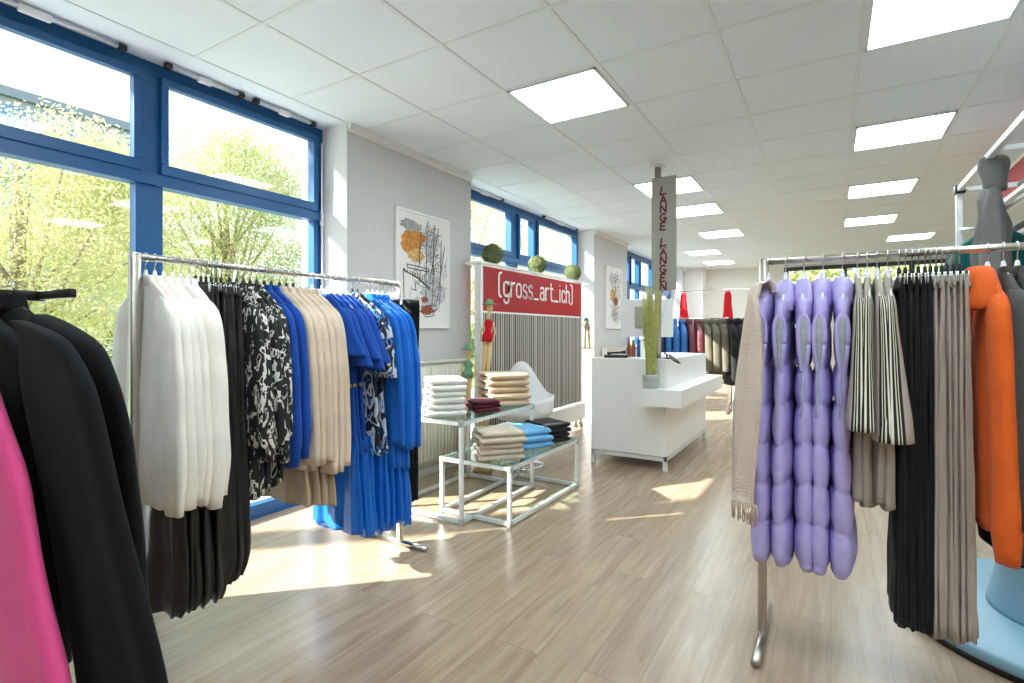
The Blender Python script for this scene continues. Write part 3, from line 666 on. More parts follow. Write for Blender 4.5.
def arc(cx, cy, rx, ry, a0, a1, n=8): return [(cx+rx*math.cos(math.radians(a0+(a1-a0)*i/n)), cy+ry*math.sin(math.radians(a0+(a1-a0)*i/n))) for i in range(n+1)]
ROUND = arc(.3, .75, .3, .25, 0, 180)+arc(.3, .25, .3, .25, 180, 360)+[(.6, .75)]
GL = {'(': (.35, [[(.35, 1.62), (.12, 1.55)]+[(.05, 1.38), (.05, .15), (.12, -.03), (.3, -.1)]]), ')': (.35, [[(0, 1.62), (.22, 1.55), (.28, 1.38), (.28, .15), (.22, -.03), (.02, -.1)]]),
 'g': (.6, [ROUND, [(.6, 1), (.6, -.25)]+arc(.3, -.25, .3, .25, 0, -170)]), 'r': (.42, [[(0, 1), (0, 0)], [(0, .6), (.1, .9), (.25, 1), (.42, 1)]]), 'o': (.6, [ROUND]),
 's': (.5, [arc(.27, .77, .23, .23, 20, 90, 4)+arc(.23, .76, .23, .24, 90, 250, 7)+[(.3, .5)]+arc(.27, .25, .23, .25, 60, -90, 7)+arc(.23, .2, .23, .2, -90, -160, 4)]),
 '_': (.6, [[(0, 0), (.6, 0)]]), 'a': (.55, [arc(.28, .74, .27, .26, 150, 0, 6)+[(.55, 0)], [(.55, .58), (.25, .58)]+arc(.25, .29, .25, .29, 90, 270, 8)+[(.45, .05), (.55, .2)]]),
 't': (.42, [[(.15, 1.4), (.15, .25), (.22, .05), (.42, 0)], [(0, 1), (.4, 1)]]), 'i': (.12, [[(.06, 1), (.06, 0)], [(.06, 1.38), (.06, 1.39)]]), 'c': (.5, [arc(.28, .72, .26, .28, 20, 180)+arc(.28, .28, .26, .28, 180, 340)]),
 'h': (.55, [[(0, 1.5), (0, 0)], [(0, .65)]+arc(.275, .72, .275, .28, 160, 0, 7)+[(.55, 0)]]),
 'L': (.7, [[(.15, 1.0), (.0, .0), (.65, .1)]]), 'A': (.7, [[(0, 0), (.35, 1), (.7, 0)], [(.15, .35), (.55, .35)]]), 'N': (.7, [[(0, 0), (.05, 1), (.65, 0), (.7, 1)]]),
 'G': (.7, [arc(.35, .5, .35, .5, 50, 310, 12)+[(.65, .15), (.65, .42), (.4, .42)]]), 'E': (.6, [[(.6, 1), (.08, .98), (0, .02), (.58, 0)], [(.04, .5), (.5, .53)]]),
 'Ä': (.7, [[(0, 0), (.35, .8), (.7, 0)], [(.15, .3), (.55, .3)], [(.08, .98), (.09, .99)], [(.62, .98), (.63, .99)]])}
def text_lines(s, sc, gap, x0=0, y0=0, wsc=1):
    out = []; x = x0
    for ch in s:
        if ch == ' ': x += .5*sc; continue
        w_, ls = GL[ch]; out += [[(x+a*sc*wsc, y0+b*sc) for a, b in l] for l in ls]; x += w_*sc*wsc+gap
    return out, x
# ---------------------------------------------------------------- wheeled partition with the shop name
SX = -2.75; Y0, Y1 = 3.97, 6.22
t = thing('partition_screen', 'wheeled white partition with red name board and striped panel by the middle window', 'partition', (SX, 0, 0))
mesh_obj('name_board', B(-.015, .012, Y0+.03, Y1, 1.415, 1.83, bev=.002), 'red', t, smooth=False)
ln, xe = text_lines('(gross_art_ich)', .137, .040); s_ = (6.0-4.26)/xe
mesh_obj('lettering', strokes([[(a*s_, b) for a, b in l] for l in ln], .022, .004, lambda a, b, d: (.013+d, 4.26+a, 1.575+b)), 'letter', t, smooth=False)
k_ = NT('pinstripe_panel'); tc_ = k_.n('TexCoord'); sx_ = k_.n('SeparateXYZ'); k_.l(tc_.outputs['Object'], sx_.inputs[0])
nz_ = k_.n('TexNoise', i_Scale=16.0, i_Detail=3.0); nz_.noise_dimensions = '1D'; mu_ = k_.n('Math', operation='MULTIPLY', i_1=1.0); k_.l(sx_.outputs[1], mu_.inputs[0]); k_.l(mu_.outputs[0], nz_.inputs['W'])
wv_ = k_.n('Math', operation='MULTIPLY', i_1=150.0); k_.l(sx_.outputs[1], wv_.inputs[0]); sn_ = k_.n('Math', operation='SINE'); k_.l(wv_.outputs[0], sn_.inputs[0])
ad_ = k_.n('Math', operation='MULTIPLY_ADD', i_1=3.0, i_2=-1.5); k_.l(nz_.outputs[0], ad_.inputs[0]); a2_ = k_.n('Math', operation='ADD'); k_.l(sn_.outputs[0], a2_.inputs[0]); k_.l(ad_.outputs[0], a2_.inputs[1])
rr_ = k_.n('ValToRGB'); mp_ = k_.n('MapRange', i_1=-1.0, i_2=1.0); k_.l(a2_.outputs[0], mp_.inputs[0]); k_.l(mp_.outputs[0], rr_.inputs[0])
e = rr_.color_ramp.elements; e[0].position = .3; e[0].color = lin((48, 43, 40)); e[1].position = .62; e[1].color = lin((190, 182, 172)); k_.l(rr_.outputs[0], k_.b.inputs['Base Color']); k_.b.inputs['Roughness'].default_value = .6
mesh_obj('striped_panel', B(-.012, .006, Y0+.03, Y1, .33, 1.40), k_.m, t, smooth=False)
mesh_obj('divider_strip', B(-.014, .016, Y0+.03, Y1, 1.398, 1.416), 'letter', t, smooth=False)
mesh_obj('side_board', B(-.055, .014, Y0-.012, Y0+.028, .2, 1.845), 'white', t, smooth=False); mesh_obj('side_board', B(-.055, .014, Y1+.002, Y1+.025, .2, 1.845), 'white', t, smooth=False)
mesh_obj('top_shelf', B(-.15, .03, Y0-.03, Y1+.22, 1.847, 1.868, bev=.002), 'white', t, smooth=False)
mesh_obj('base_box', B(-.09, .05, Y0-.01, Y1+.05, .12, .31, bev=.003), 'white', t, smooth=False)
for yy in (Y0+.12, Y1-.02):
    for xx in (-.06, .02):
        w_ = bmesh.new(); tube(w_, [(xx-.012, yy, .042), (xx+.012, yy, .042)], .042, 18); wo = mesh_obj('caster', w_, 'pot', t); mesh_obj('fork', B(xx-.018, xx+.018, yy-.015, yy+.015, .05, .122, bev=.003), 'chrome', wo)
# boxwood balls
def ball(y, x, r, lab):
    bm = bmesh.new(); bmesh.ops.create_icosphere(bm, subdivisions=4, radius=r*.8)
    for v in bm.verts: v.co *= 1+.09*noise.noise(v.co*28)
    rnd = random.Random(int(y*100))
    for k in range(1700):
        d = Vector((rnd.gauss(0, 1), rnd.gauss(0, 1), rnd.gauss(0, 1))).normalized(); p = d*r*rnd.uniform(.8, 1.02); u = d.orthogonal().normalized(); u.rotate(Matrix.Rotation(rnd.uniform(0, 6.28), 3, d)); v_ = d.cross(u)
        s = .0105; tilt = d*rnd.uniform(-.008, .008); bm.faces.new([bm.verts.new(p+u*s+tilt), bm.verts.new(p+v_*s*.6), bm.verts.new(p-u*s-tilt), bm.verts.new(p-v_*s*.6)])
    o = mesh_obj('boxwood_ball', bm, 'leaf', loc=(x, y, 1.868+r*.97), smooth=False); tag(o, lab, 'boxwood ball', 'boxwood balls')
ball(4.25, -2.80, .105, 'green boxwood ball at the left end of the partition shelf'); ball(5.16, -2.80, .105, 'green boxwood ball in the middle of the partition shelf'); ball(6.1, -2.80, .108, 'green boxwood ball at the right end of the partition shelf')
# ---------------------------------------------------------------- carved figures
M['green_paint'] = mat('green_paint', (104, 150, 112), .5, var=.2); 
def figure(name, lab, loc, H_, lean, red=True, s=1.0):
    t = thing(name, lab, 'figurine', loc, .5)
    def L(z): return lean*(z/H_)**1.5
    def tb(pts, r): return T([(x_+L(z), y_, z) for x_, y_, z in pts], r, 12)
    for sg in (-1, 1): mesh_obj('leg', tb([(sg*.03, sg*.012, 0), (sg*.026, 0, H_*.3), (sg*.02, 0, H_*.55), (sg*.018, 0, H_*.76)], [.014, .018, .016, .026]), 'wood', t)
    m = 'red_cloth' if red is True else red if red else 'green_paint'
    mesh_obj('dress', tb([(0, 0, H_*.735), (0, 0, H_*.765), (0, 0, H_*.80), (0, 0, H_*.835), (0, 0, H_*.855), (0, 0, H_*.863)], [.048, .052, .028, .040, .034, .015]), m, t)
    mesh_obj('neck', tb([(0, 0, H_*.85), (0, 0, H_*.91)], [.014, .012]), 'wood', t)
    bm = bmesh.new(); bmesh.ops.create_uvsphere(bm, u_segments=16, v_segments=12, radius=1, matrix=Matrix.Translation((L(H_*.93), 0, H_*.93)) @ Matrix.Diagonal((.028, .028, .042, 1))); hd = mesh_obj('head', bm, 'wood', t)
    for sg in (-1, 1): mesh_obj('arm', tb([(sg*.038, 0, H_*.845), (sg*.062, 0, H_*.79), (sg*.05, -.03, H_*.735)], [.011, .009, .008]), 'wood', t)
    hb = bmesh.new(); lathe(hb, [(.0701, 0), (.05, .006), (.034, .012), (.03, .04), (.01, .046)], (L(H_)-.01, 0, H_*.95), 20); mesh_obj('hat', hb, 'green_paint', t)
    mesh_obj('stand', B(-.08, .08, -.05, .05, -.02, 0.004, bev=.004), 'wood', t)
    if loc[2] > .5: mesh_obj('wall_bracket', B(-.02, .02, -.12, .0, -.02, 0.0, bev=.003), 'wood', t)
figure('wooden_figure', 'carved wooden woman in red dress and green hat at the left edge of the partition', (-2.62, 3.82, .02), 1.52, .07)
figure('wooden_figure', 'carved pale wooden figure with green painted body beside the radiator', (-2.66, 3.60, .02), 1.11, .05, red=False)
figure('wooden_figure', 'small carved wooden figure just past the right edge of the partition', (-2.70, 6.33, 1.02), .36, .0, red='c_taupe')
# ---------------------------------------------------------------- white tub chair
t = thing('tub_chair', 'white plastic tub swivel chair behind the glass tables', 'chair', (-2.42, 4.17, 0), .55)
mesh_obj('base', lathe(bmesh.new(), [(.2, 0), (.205, .008), (.19, .018), (.03, .03), (.02, .032)], n=40), 'chrome', t)
mesh_obj('stem', lathe(bmesh.new(), [(.025, .032), (.025, .40)], n=16), 'chrome', t)
bm = bmesh.new(); R = []
for i in range(13):
    v = i/12
    row = []
    for j in range(40):
        a = 2*PI*j/40; back = max(0, math.cos(a-PI/2))**5; side = abs(math.cos(a))
        rr = .05+.215*math.sin(min(1, v*1.4)*PI/2)+.03*v; ztop = .60+.34*back+.04*side
        z = .40+(ztop-.40)*(v**2.0); row.append(bm.verts.new((rr*math.cos(a), rr*math.sin(a)*.92, z)))
    R.append(row)
for a, b in zip(R, R[1:]):
    for j in range(40): bm.faces.new((a[j], a[(j+1) % 40], b[(j+1) % 40], b[j]))
bm.faces.new(R[0][::-1]); ch = mesh_obj('shell', bm, 'white_plastic', t); sm = ch.modifiers.new('s', 'SOLIDIFY'); sm.thickness = .012
# ---------------------------------------------------------------- posters
def poster(y0, y1, z0, z1, lab, seed, hull=True):
    t = thing('framed_print', lab, 'picture', (XF+.004, (y0+y1)/2, (z0+z1)/2)); a, b = (y1-y0)/2, (z1-z0)/2
    mesh_obj('frame', B((0, .022, -a, a, b-.02, b), (0, .022, -a, a, -b, -b+.02), (0, .022, -a, -a+.02, -b+.02, b-.02), (0, .022, a-.02, a, -b+.02, b-.02), bev=.002), 'white', t, smooth=False)
    mesh_obj('paper', B(0, .012, -a+.018, a-.018, -b+.018, b-.018), 'paper', t, smooth=False)
    rnd = random.Random(seed); tf = lambda p, q, d: (.0125+d, p, q)
    def blob(cx, cy, rx, ry, m, nm='colour_wash', d=0.0):
        bm = bmesh.new(); vs = [bm.verts.new((.0125+d, cx+rx*math.cos(k*PI/12)*(1+rnd.uniform(-.22, .22)), cy+ry*math.sin(k*PI/12)*(1+rnd.uniform(-.22, .22)))) for k in range(24)]; bm.faces.new(vs); r_ = bmesh.ops.extrude_face_region(bm, geom=list(bm.faces)); bmesh.ops.translate(bm, vec=(.0006, 0, 0), verts=[v for v in r_['geom'] if isinstance(v, bmesh.types.BMVert)]); bmesh.ops.recalc_face_normals(bm, faces=bm.faces); mesh_obj(nm, bm, m, t, smooth=False)
    th = []; tk = []
    if hull:
        bm = bmesh.new()
        blob(-a*.45, b*.46, a*.36, b*.2, 'wash_orange'); blob(-a*.3, b*.55, a*.36, b*.12, 'wash_orange', d=.0002); blob(-a*.3, b*.25, a*.28, b*.12, 'wash_orange2', d=.0003); blob(-a*.5, b*.75, a*.35, b*.1, 'wash_grey'); blob(a*.25, b*.5, a*.28, b*.3, 'wash_pale'); blob(a*.35, -b*.35, a*.45, b*.3, 'wash_pale', d=.0003)
        blob(a*.1, -b*.68, a*.27, b*.08, 'wash_rust', d=.0006); blob(a*.02, -b*.5, a*.14, b*.05, 'wash_rust', d=.0006)
        tk += [[(-a*.75, 0), (-a*.7, -.02), (-a*.25, -b*.12), (a*.2, -b*.28)], [(-a*.75, 0), (-a*.72, -b*.5)], [(-a*.62, b*.08), (a*.15, b*.05), (a*.18, -.0), (-a*.6, b*.02), (-a*.62, b*.08)], [(-.1*a, -b*.7), (.05*a, -b*.8), (.3*a, -b*.78), (.42*a, -b*.66)], [(-a*.1, -b*.62), (a*.42, -b*.58)]]
        for k in range(9): tk.append([(-a*.7+k*.03, -b*.01-.004*k), (-a*.68+k*.03, -.03-.006*k)])
        tk += [[(-a*.72, -b*.03), (-a*.2, -b*.15), (a*.2, -b*.31)], [(a*.05, -b*.5), (a*.1, b*.72)], [(a*.32, -b*.5), (a*.38, b*.85)], [(a*.6, -b*.55), (a*.66, b*.6)], [(-a*.2, b*.05), (-a*.12, b*.8)], [(a*.2, -b*.2), (a*.55, b*.8)], [(a*.5, -b*.5), (a*.8, b*.5)], [(-a*.35, -b*.2), (-a*.3, -b*.35), (-a*.45, -b*.33)]]
    else:
        blob(-a*.2, b*.1, a*.35, b*.2, 'wash_orange2'); blob(a*.2, -b*.1, a*.3, b*.14, 'wash_rust', d=.0003); blob(0, -b*.55, a*.4, b*.2, 'wash_pale'); blob(-a*.3, b*.6, a*.3, b*.15, 'wash_pale', d=.0003)
        tk += [[(a*.1, -b*.3), (a*.15, b*.8)], [(-a*.1, -b*.6), (-a*.3, b*.5)]]
    for k in range(240):
        cx = rnd.gauss(a*.22, a*.32); cy = rnd.uniform(-b*.75, b*.8); cx = max(-a*.85, min(a*.85, cx)); an = rnd.choice((rnd.gauss(1.35, .15), rnd.gauss(.1, .3), rnd.uniform(0, 3.14))); l = rnd.uniform(.01, .07)
        th.append([(max(-a*.9, min(a*.9, cx-l*math.cos(an))), cy-l*math.sin(an)), (max(-a*.9, min(a*.9, cx+l*math.cos(an))), cy+l*math.sin(an))])
    mesh_obj('sketch_lines', strokes(th, .0026, .001, tf), 'ink', t, smooth=False); mesh_obj('bold_lines', strokes(tk, .0075, .0014, tf), 'ink', t, smooth=False)
M['paper'] = mat('paper', (234, 232, 228), .7, var=.03, sc=5); M['ink'] = mat('ink', (58, 54, 54), .7)
M['wash_orange'] = mat('orange_wash', (206, 136, 62), .7, var=.3, sc=25); M['wash_orange2'] = mat('ochre_wash', (216, 174, 112), .7, var=.3, sc=25); M['wash_grey'] = mat('grey_wash', (160, 162, 164), .7, var=.3, sc=25)
M['wash_pale'] = mat('pale_grey_wash', (196, 198, 200), .7, var=.3, sc=35); M['wash_rust'] = mat('rust_wash', (158, 84, 62), .7, var=.3, sc=25)
poster(3.07, 3.75, 1.25, 2.215, 'white-framed sketch of a ship with orange wash on the nearer pillar', 3)
poster(7.60, 8.32, 1.27, 2.24, 'white-framed sketch with ochre wash on the farther pillar', 8, False)
# ---------------------------------------------------------------- counter
CX0, CX1, CY0, CY1, CZ = -1.93, -1.225, 4.62, 6.30, .978
t = thing('sales_counter', 'white sales counter with a projecting shelf under the hanging sign', 'counter', (0, 0, 0))
mesh_obj('cabinet', B(CX0, CX1, CY0, CY1, .125, CZ, bev=.003), 'white', t, smooth=False)
mesh_obj('base_frame', B((CX0, CX1, CY0, CY0+.03, .085, .118), (CX0, CX1, CY1-.03, CY1, .085, .118), (CX0, CX0+.03, CY0, CY1, .085, .118), (CX1-.03, CX1, CY0, CY1, .085, .118), bev=.002), 'alu', t, smooth=False)
for a in (CX0+.018, CX1-.018):
    for b in (CY0+.018, CY1-.018): mesh_obj('leg', B(a-.018, a+.018, b-.018, b+.018, 0, .088, bev=.002), 'alu', t, smooth=False)
sb = bmesh.new(); pts = [(-1.41, 4.45), (-1.06, 4.45), (-1.06, 6.35), (CX1, 6.35), (CX1, CY0), (-1.41, CY0)]
lo = [sb.verts.new((x_, y_, .585)) for x_, y_ in pts]; hi = [sb.verts.new((x_, y_, .73)) for x_, y_ in pts]; sb.faces.new(hi); sb.faces.new(lo[::-1])
for i in range(6): sb.faces.new((lo[i], lo[(i+1) % 6], hi[(i+1) % 6], hi[i]))
bmesh.ops.recalc_face_normals(sb, faces=sb.faces); mesh_obj('ledge', sb, 'white', t, smooth=False)
# pole and banner
t = thing('support_pole', 'slim metal pole from counter to ceiling', 'pole', (-1.325, 4.70, CZ))
mesh_obj('tube', T([(0, 0, 0), (0, 0, HC-CZ-.02)], .029, 24), 'steel', t); mesh_obj('ceiling_collar', lathe(bmesh.new(), [(.06, HC-CZ-.022), (.06, HC-CZ-.001)]), 'white', t)
mesh_obj('counter_collar', lathe(bmesh.new(), [(.04, .0), (.04, .012)]), 'steel', t)
M['banner'] = mat('grey_banner', (160, 158, 148), .7, var=.03); M['darkred'] = mat('dark_red_paint', (112, 12, 20), .6)
t = thing('hanging_sign', 'tall grey sign lettered in dark red on the pole', 'sign', (-1.365, 4.655, 1.585))
mesh_obj('board', B(0, .215, -.01, .005, 0, 1.0, bev=.002), 'banner', t, smooth=False)
zz = .905
for word in ('LANGE', 'LÄNGEN'):
    ls = []
    for ch in word: w_, gl = GL[ch]; ls += [[(.078+a*.074, zz-.062+b*.064) for a, b in l] for l in gl]; zz -= .0775
    zz -= .066; mesh_obj('word', strokes(ls, .0145, .003, lambda a, b, d: (a, -.0105-d, b)), 'darkred', t, smooth=False)
# potted reed grass
t = thing('potted_grass', 'tall green reed grass in a grey pot on the counter ledge', 'plant', (-1.34, 4.535, .73))
mesh_obj('pot', lathe(bmesh.new(), [(.056, 0), (.062, .006), (.068, .06), (.066, .062), (.068, .064), (.07, .115), (.066, .12), (.06, .118), (.058, .1), (.001, .1)], n=32), 'pot', t)
bm = bmesh.new(); rnd = random.Random(9)
for k in range(260):
    a = rnd.uniform(0, 6.28); r0 = rnd.uniform(0, .045); h_ = rnd.uniform(.45, .86); sp_ = rnd.uniform(.0, .06)*(1 if rnd.random() < .8 else 1.8); p = Vector((r0*math.cos(a), r0*math.sin(a), .1)); d = Vector((math.cos(a), math.sin(a), 0)); s = Vector((-math.sin(a), math.cos(a), 0)); s.rotate(Matrix.Rotation(rnd.uniform(-1.5, 1.5), 3, 'Z')); prev = None
    for i in range(7):
        q = i/6; c = p+d*sp_*q*q+Vector((0, 0, h_*q)); wd = .0035*(1-q**3*.9); v = (bm.verts.new(c-s*wd), bm.verts.new(c+s*wd))
        if prev: bm.faces.new((prev[0], prev[1], v[1], v[0]))
        prev = v
mesh_obj('blades', bm, 'grassm', t)
# counter things
t = thing('monitor', 'white computer monitor seen from behind on the counter', 'monitor', (-1.62, 5.35, CZ), .35)
mesh_obj('screen_housing', B(-.26, .26, -.02, .02, .19, .58, bev=.008), 'white_plastic', t, smooth=False); mesh_obj('rear_panel', B(-.12, .04, -.04, -.02, .28, .5, bev=.006), 'banner', t, smooth=False)
mesh_obj('stand', B(-.03, .03, -.05, -.022, .01, .4, bev=.004), 'alu', t, smooth=False); mesh_obj('foot', B(-.12, .12, -.12, .08, 0, .012, bev=.003), 'alu', t, smooth=False)
t = thing('receipt_printer', 'small white receipt printer at the left of the counter top', 'printer', (-1.80, 5.55, CZ), .1)
mesh_obj('case', B(-.11, .17, -.07, .07, 0, .1, bev=.008), 'white_plastic', t, smooth=False); mesh_obj('paper_slot', B(-.06, .06, -.072, -.068, .06, .068), 'black_plastic', t); mesh_obj('button', B(-.09, -.075, -.073, -.069, .05, .065), 'dark_metal', t)
t = thing('telephone', 'flat black telephone lying at the left front of the counter', 'telephone', (-1.74, 4.78, CZ), .2)
mesh_obj('body', B(-.11, .11, -.06, .06, 0, .025, bev=.008), 'black_plastic', t); hb = bmesh.new(); tube(hb, [(-.08, -.02, .035), (-.04, -.02, .045), (.04, -.02, .05), (.09, -.02, .055)], [.018, .01, .01, .018], 12); mesh_obj('handset', hb, 'black_plastic', t)
t = thing('card_terminal', 'dark card terminal on an angled stand at the counter corner by the pole', 'card terminal', (-1.27, 4.80, CZ), -.9)
mesh_obj('foot', B(-.05, .05, -.03, .03, 0, .01, bev=.003), 'black_plastic', t); mesh_obj('arm', T([(0, 0, .005), (.0, 0, .035), (-.05, .0, .05)], .008), 'black_plastic', t)
mesh_obj('bracket', T([(.0, .02, .035), (.12, .03, .0), (.2, .03, -.03), (.21, -.02, -.01), (.12, -.03, .02)], .007), 'dark_metal', t)
for i, (m_, xx, hh, lab) in enumerate((('wash_rust', -1.70, .17, 'brown slim bottle standing on the counter behind the grass, left one'), ('wash_rust', -1.655, .17, 'brown slim bottle standing on the counter behind the grass, right one'), ('c_coatblue', -1.60, .17, 'blue slim folder standing on the counter left of the grass'), ('white_plastic', -1.57, .16, 'white slim folder standing on the counter left of the grass'))):
    if i < 2: o = mesh_obj('bottle', lathe(bmesh.new(), [(.018, 0), (.02, .01), (.02, .1), (.012, .13), (.012, .16), (.002, .165)], n=20), m_, loc=(xx, 5.02, CZ))
    else: o = mesh_obj('folder', B(-.012, .012, -.1, .1, 0, hh, bev=.003), m_, loc=(xx, 5.1, CZ), smooth=False)
    tag(o, lab, 'bottle' if i < 2 else 'folder')
# ---------------------------------------------------------------- far clothes racks
def simple_rack(x0, x1, y, z, lab):
    t = thing('clothes_rack', lab, 'clothes rack', (0, y, 0)); mesh_obj('rail', T([(x0, 0, z), (x1, 0, z)], .013), 'chrome', t)
    for xx in (x0, x1): mesh_obj('post', T([(xx, 0, .02), (xx, 0, z)], .014), 'chrome', t); mesh_obj('foot', T([(xx, -.25, .018), (xx, .25, .018)], .014), 'chrome', t)
simple_rack(-2.75, -1.33, 8.55, 1.43, 'chrome clothes rack of quilted coats behind the counter')
def coat(x, y, z, m, lab, seed, rz=QR, L=.78, q=True):
    t = thing('coat', lab, 'coat', (x, y, z), rz+.4, 'coats on the far racks')
    b = [(-.05, 0, .05, .03), (-.09, 0, .08, .05), (-.13, 0, .13, .05), (-.19, 0, .185, .06), (-L, 0, .22, .075)]
    mesh_obj('body', drape(b, 4, .006, seed, rings=36, n=30, quilt=(.085, .014) if q else None), m, t)
    for s in (1, -1): mesh_obj('sleeve', drape([(-.11, s*.13, .02, .03), (-.15, s*.165, .04, .042), (-.24, s*.22, .052, .05), (-L+.05, s*.27, .05, .05)], 3, .004, seed+s, rings=26, n=18, quilt=(.085, .010) if q else None), m, t)
    mesh_obj('hood', drape([(-.0, 0, .04, .03), (-.03, 0, .09, .06), (-.12, 0, .08, .05)], 3, .006, seed, rings=6, n=20), m, t)
cl = [('c_navy', 'navy'), ('c_navy', 'navy'), ('c_coatblue', 'blue'), ('c_coatblue', 'blue'), ('c_coatblue', 'blue'), ('c_maroon', 'maroon'), ('c_maroon', 'maroon'), ('c_olive', 'olive'), ('c_olive', 'olive'), ('c_olive', 'olive')]
cnt = {}
for i, (m_, cn) in enumerate(cl):
    cnt[cn] = cnt.get(cn, 0)+1
    coat(-2.50+.118*i, 8.55, 1.43, m_, '%s %s coat, %s from the left among the %s ones behind the counter' % ('quilted' if cn != 'olive' else 'plain', cn, ORD[cnt[cn]-1], cn), 600+i, L=.85 if cn == 'olive' else .78, q=cn != 'olive')
for i in range(3): coat(-1.30+.10*i, 8.50+.04*i, 1.43, 'c_black', 'black parka at the right end of the far rack, %s from the left' % ORD[i], 620+i, L=1.0, q=False)
simple_rack(-1.45, .2, 9.6, 1.43, 'chrome clothes rack with tan and ochre jackets at the back')
for i, (m_, cn) in enumerate((('c_tan', 'tan'), ('c_tan', 'light tan'), ('c_rust', 'ochre'), ('c_rust', 'deep ochre'), ('c_olive', 'olive'), ('c_navy', 'dark blue'))): coat(-1.25+.13*i, 9.6, 1.43, m_, '%s jacket on the rack farther back, %s from its left end' % (cn, ORD[i]), 640+i, q=False)
simple_rack(-2.85, 1.0, 11.4, 2.08, 'tall chrome rail across the back of the shop')
for i, xx in enumerate((-2.67, -1.79, -1.34)):
    t = thing('dress', 'red dress hanging from the tall back rail, %s from the left' % ORD[i], 'dress', (xx, 11.4, 2.07), 0, 'red dresses at the back')
    mesh_obj('body', drape([(-.03, 0, .04, .03), (-.08, 0, .065, .04), (-.25, 0, .07, .04), (-.45, 0, .085, .05), (-.62, 0, .10, .06)], 5, .012, 660+i), 'red_cloth', t)
    for s in (1, -1): mesh_obj('strap', T([(s*.04, 0, -.06), (s*.03, 0, .0)], .008), 'red_cloth', t)
t = thing('display_table', 'white low display table at the back behind the coat rack', 'table', (-1.9, 10.3, 0))
mesh_obj('tabletop', B(-.7, .7, -.35, .35, .42, .45, bev=.004), 'white', t, smooth=False)
for sx in (-.65, .65):
    for sy in (-.3, .3): mesh_obj('leg', B(sx-.02, sx+.02, sy-.02, sy+.02, 0, .42), 'white', t, smooth=False)
# ---------------------------------------------------------------- white frame shelving on the right with red board
t = thing('shelf_frame', 'white tubular shelving frame rising behind the right rack', 'shelving', (0, 0, 0))
X1, X2, Z1 = .82, 1.75, 2.30
for nm, bx in (('post', (X1, 5.1)), ('post', (X2, 5.1)), ('post', (X2, 2.9)), ('post', (X2, 4.05))): 
    if nm == 'post': mesh_obj('post', B(bx[0]-.02, bx[0]+.02, bx[1]-.02, bx[1]+.02, 0, Z1, bev=.003), 'alu', t, smooth=False)
for xx in (X1, X2): mesh_obj('top_rail', B(xx-.018, xx+.018, 2.7, 5.1, Z1-.036, Z1, bev=.003), 'alu', t, smooth=False)
for yy in (5.1, 4.07, 3.0): mesh_obj('cross_rail', B(X1, X2, yy-.015, yy+.015, Z1-.035, Z1-.005, bev=.003), 'alu', t, smooth=False)
for zz in (2.16, 1.88, 1.55, 1.2): mesh_obj('shelf', B(X1+.22, X2, 3.0, 5.05, zz-.03, zz, bev=.003), 'white', t, smooth=False)
mesh_obj('clamp', B(X1-.03, X1+.03, 5.05, 5.12, Z1-.05, Z1+.01, bev=.004), 'dark_metal', t)
t = thing('red_board', 'red board with white edge hanging above the shelving at the right edge', 'sign', (1.30, 5.2, 2.29))
mesh_obj('panel', B(-.01, .01, -.9, 1.0, .0, .30), 'red', t, smooth=False); mesh_obj('hanging_strap', B((-.002, .002, -.7, -.69, .32, .42), (-.002, .002, .8, .81, .32, .42)), 'alu', t, smooth=False); mesh_obj('edge', B((-.014, .014, -.9, 1.0, .30, .33), (-.014, .014, -.9, 1.0, -.03, 0)), 'letter', t, smooth=False)
for k, (yy, zz, m_, lab) in enumerate(((4.6, 2.16, 'c_grey', 'dark folded pile on the upper shelf of the right shelving, far one'), (4.2, 2.16, 'c_navy', 'dark folded pile on the upper shelf of the right shelving, middle one'), (3.8, 2.16, 'c_black', 'dark folded pile on the upper shelf of the right shelving, near one'), (4.7, 1.88, 'c_black', 'black folded trousers on the middle shelf, far one'), (4.25, 1.88, 'c_grey', 'grey folded trousers on the middle shelf'), (3.8, 1.88, 'c_teal', 'teal folded knitwear on the middle shelf, near one'))):
    o = mesh_obj('folded_garment', folded(bmesh.new(), .17, .16, .07, 700+k), m_, loc=(1.25, yy, zz+.04)); o.rotation_euler.z = PI; tag(o, lab, 'folded garment')
# hoodie
t = thing('hoodie', 'grey hooded sweatshirt hanging high on the white shelving frame', 'hoodie', (X1+.03, 4.3, Z1-.0), PI/2-.2)
mesh_obj('body', drape([(-.19, 0, .06, .03), (-.22, 0, .12, .045), (-.28, 0, .16, .055), (-.5, 0, .17, .065), (-.75, 0, .19, .08), (-.85, 0, .19, .085)], 6, .024, 71, rings=28, n=40), 'c_hood', t)
mesh_obj('hood', drape([(-.0, .0, .04, .04), (-.02, .0, .10, .07), (-.07, .0, .11, .075), (-.13, -.01, .095, .06), (-.17, -.02, .09, .055), (-.22, -.02, .07, .05)], 3, .010, 72, rings=14, n=32), 'c_hood', t)
for s in (1, -1): mesh_obj('sleeve', drape([(-.24, s*.12, .03, .03), (-.3, s*.16, .045, .04), (-.75, s*.18, .045, .045), (-.88, s*.18, .04, .035)], 3, .010, 73+s, rings=20, n=20), 'c_hood', t)
mesh_obj('hook', hook_bm(.05, .004, .025), 'dark_metal', t).location = (0, 0, .0)
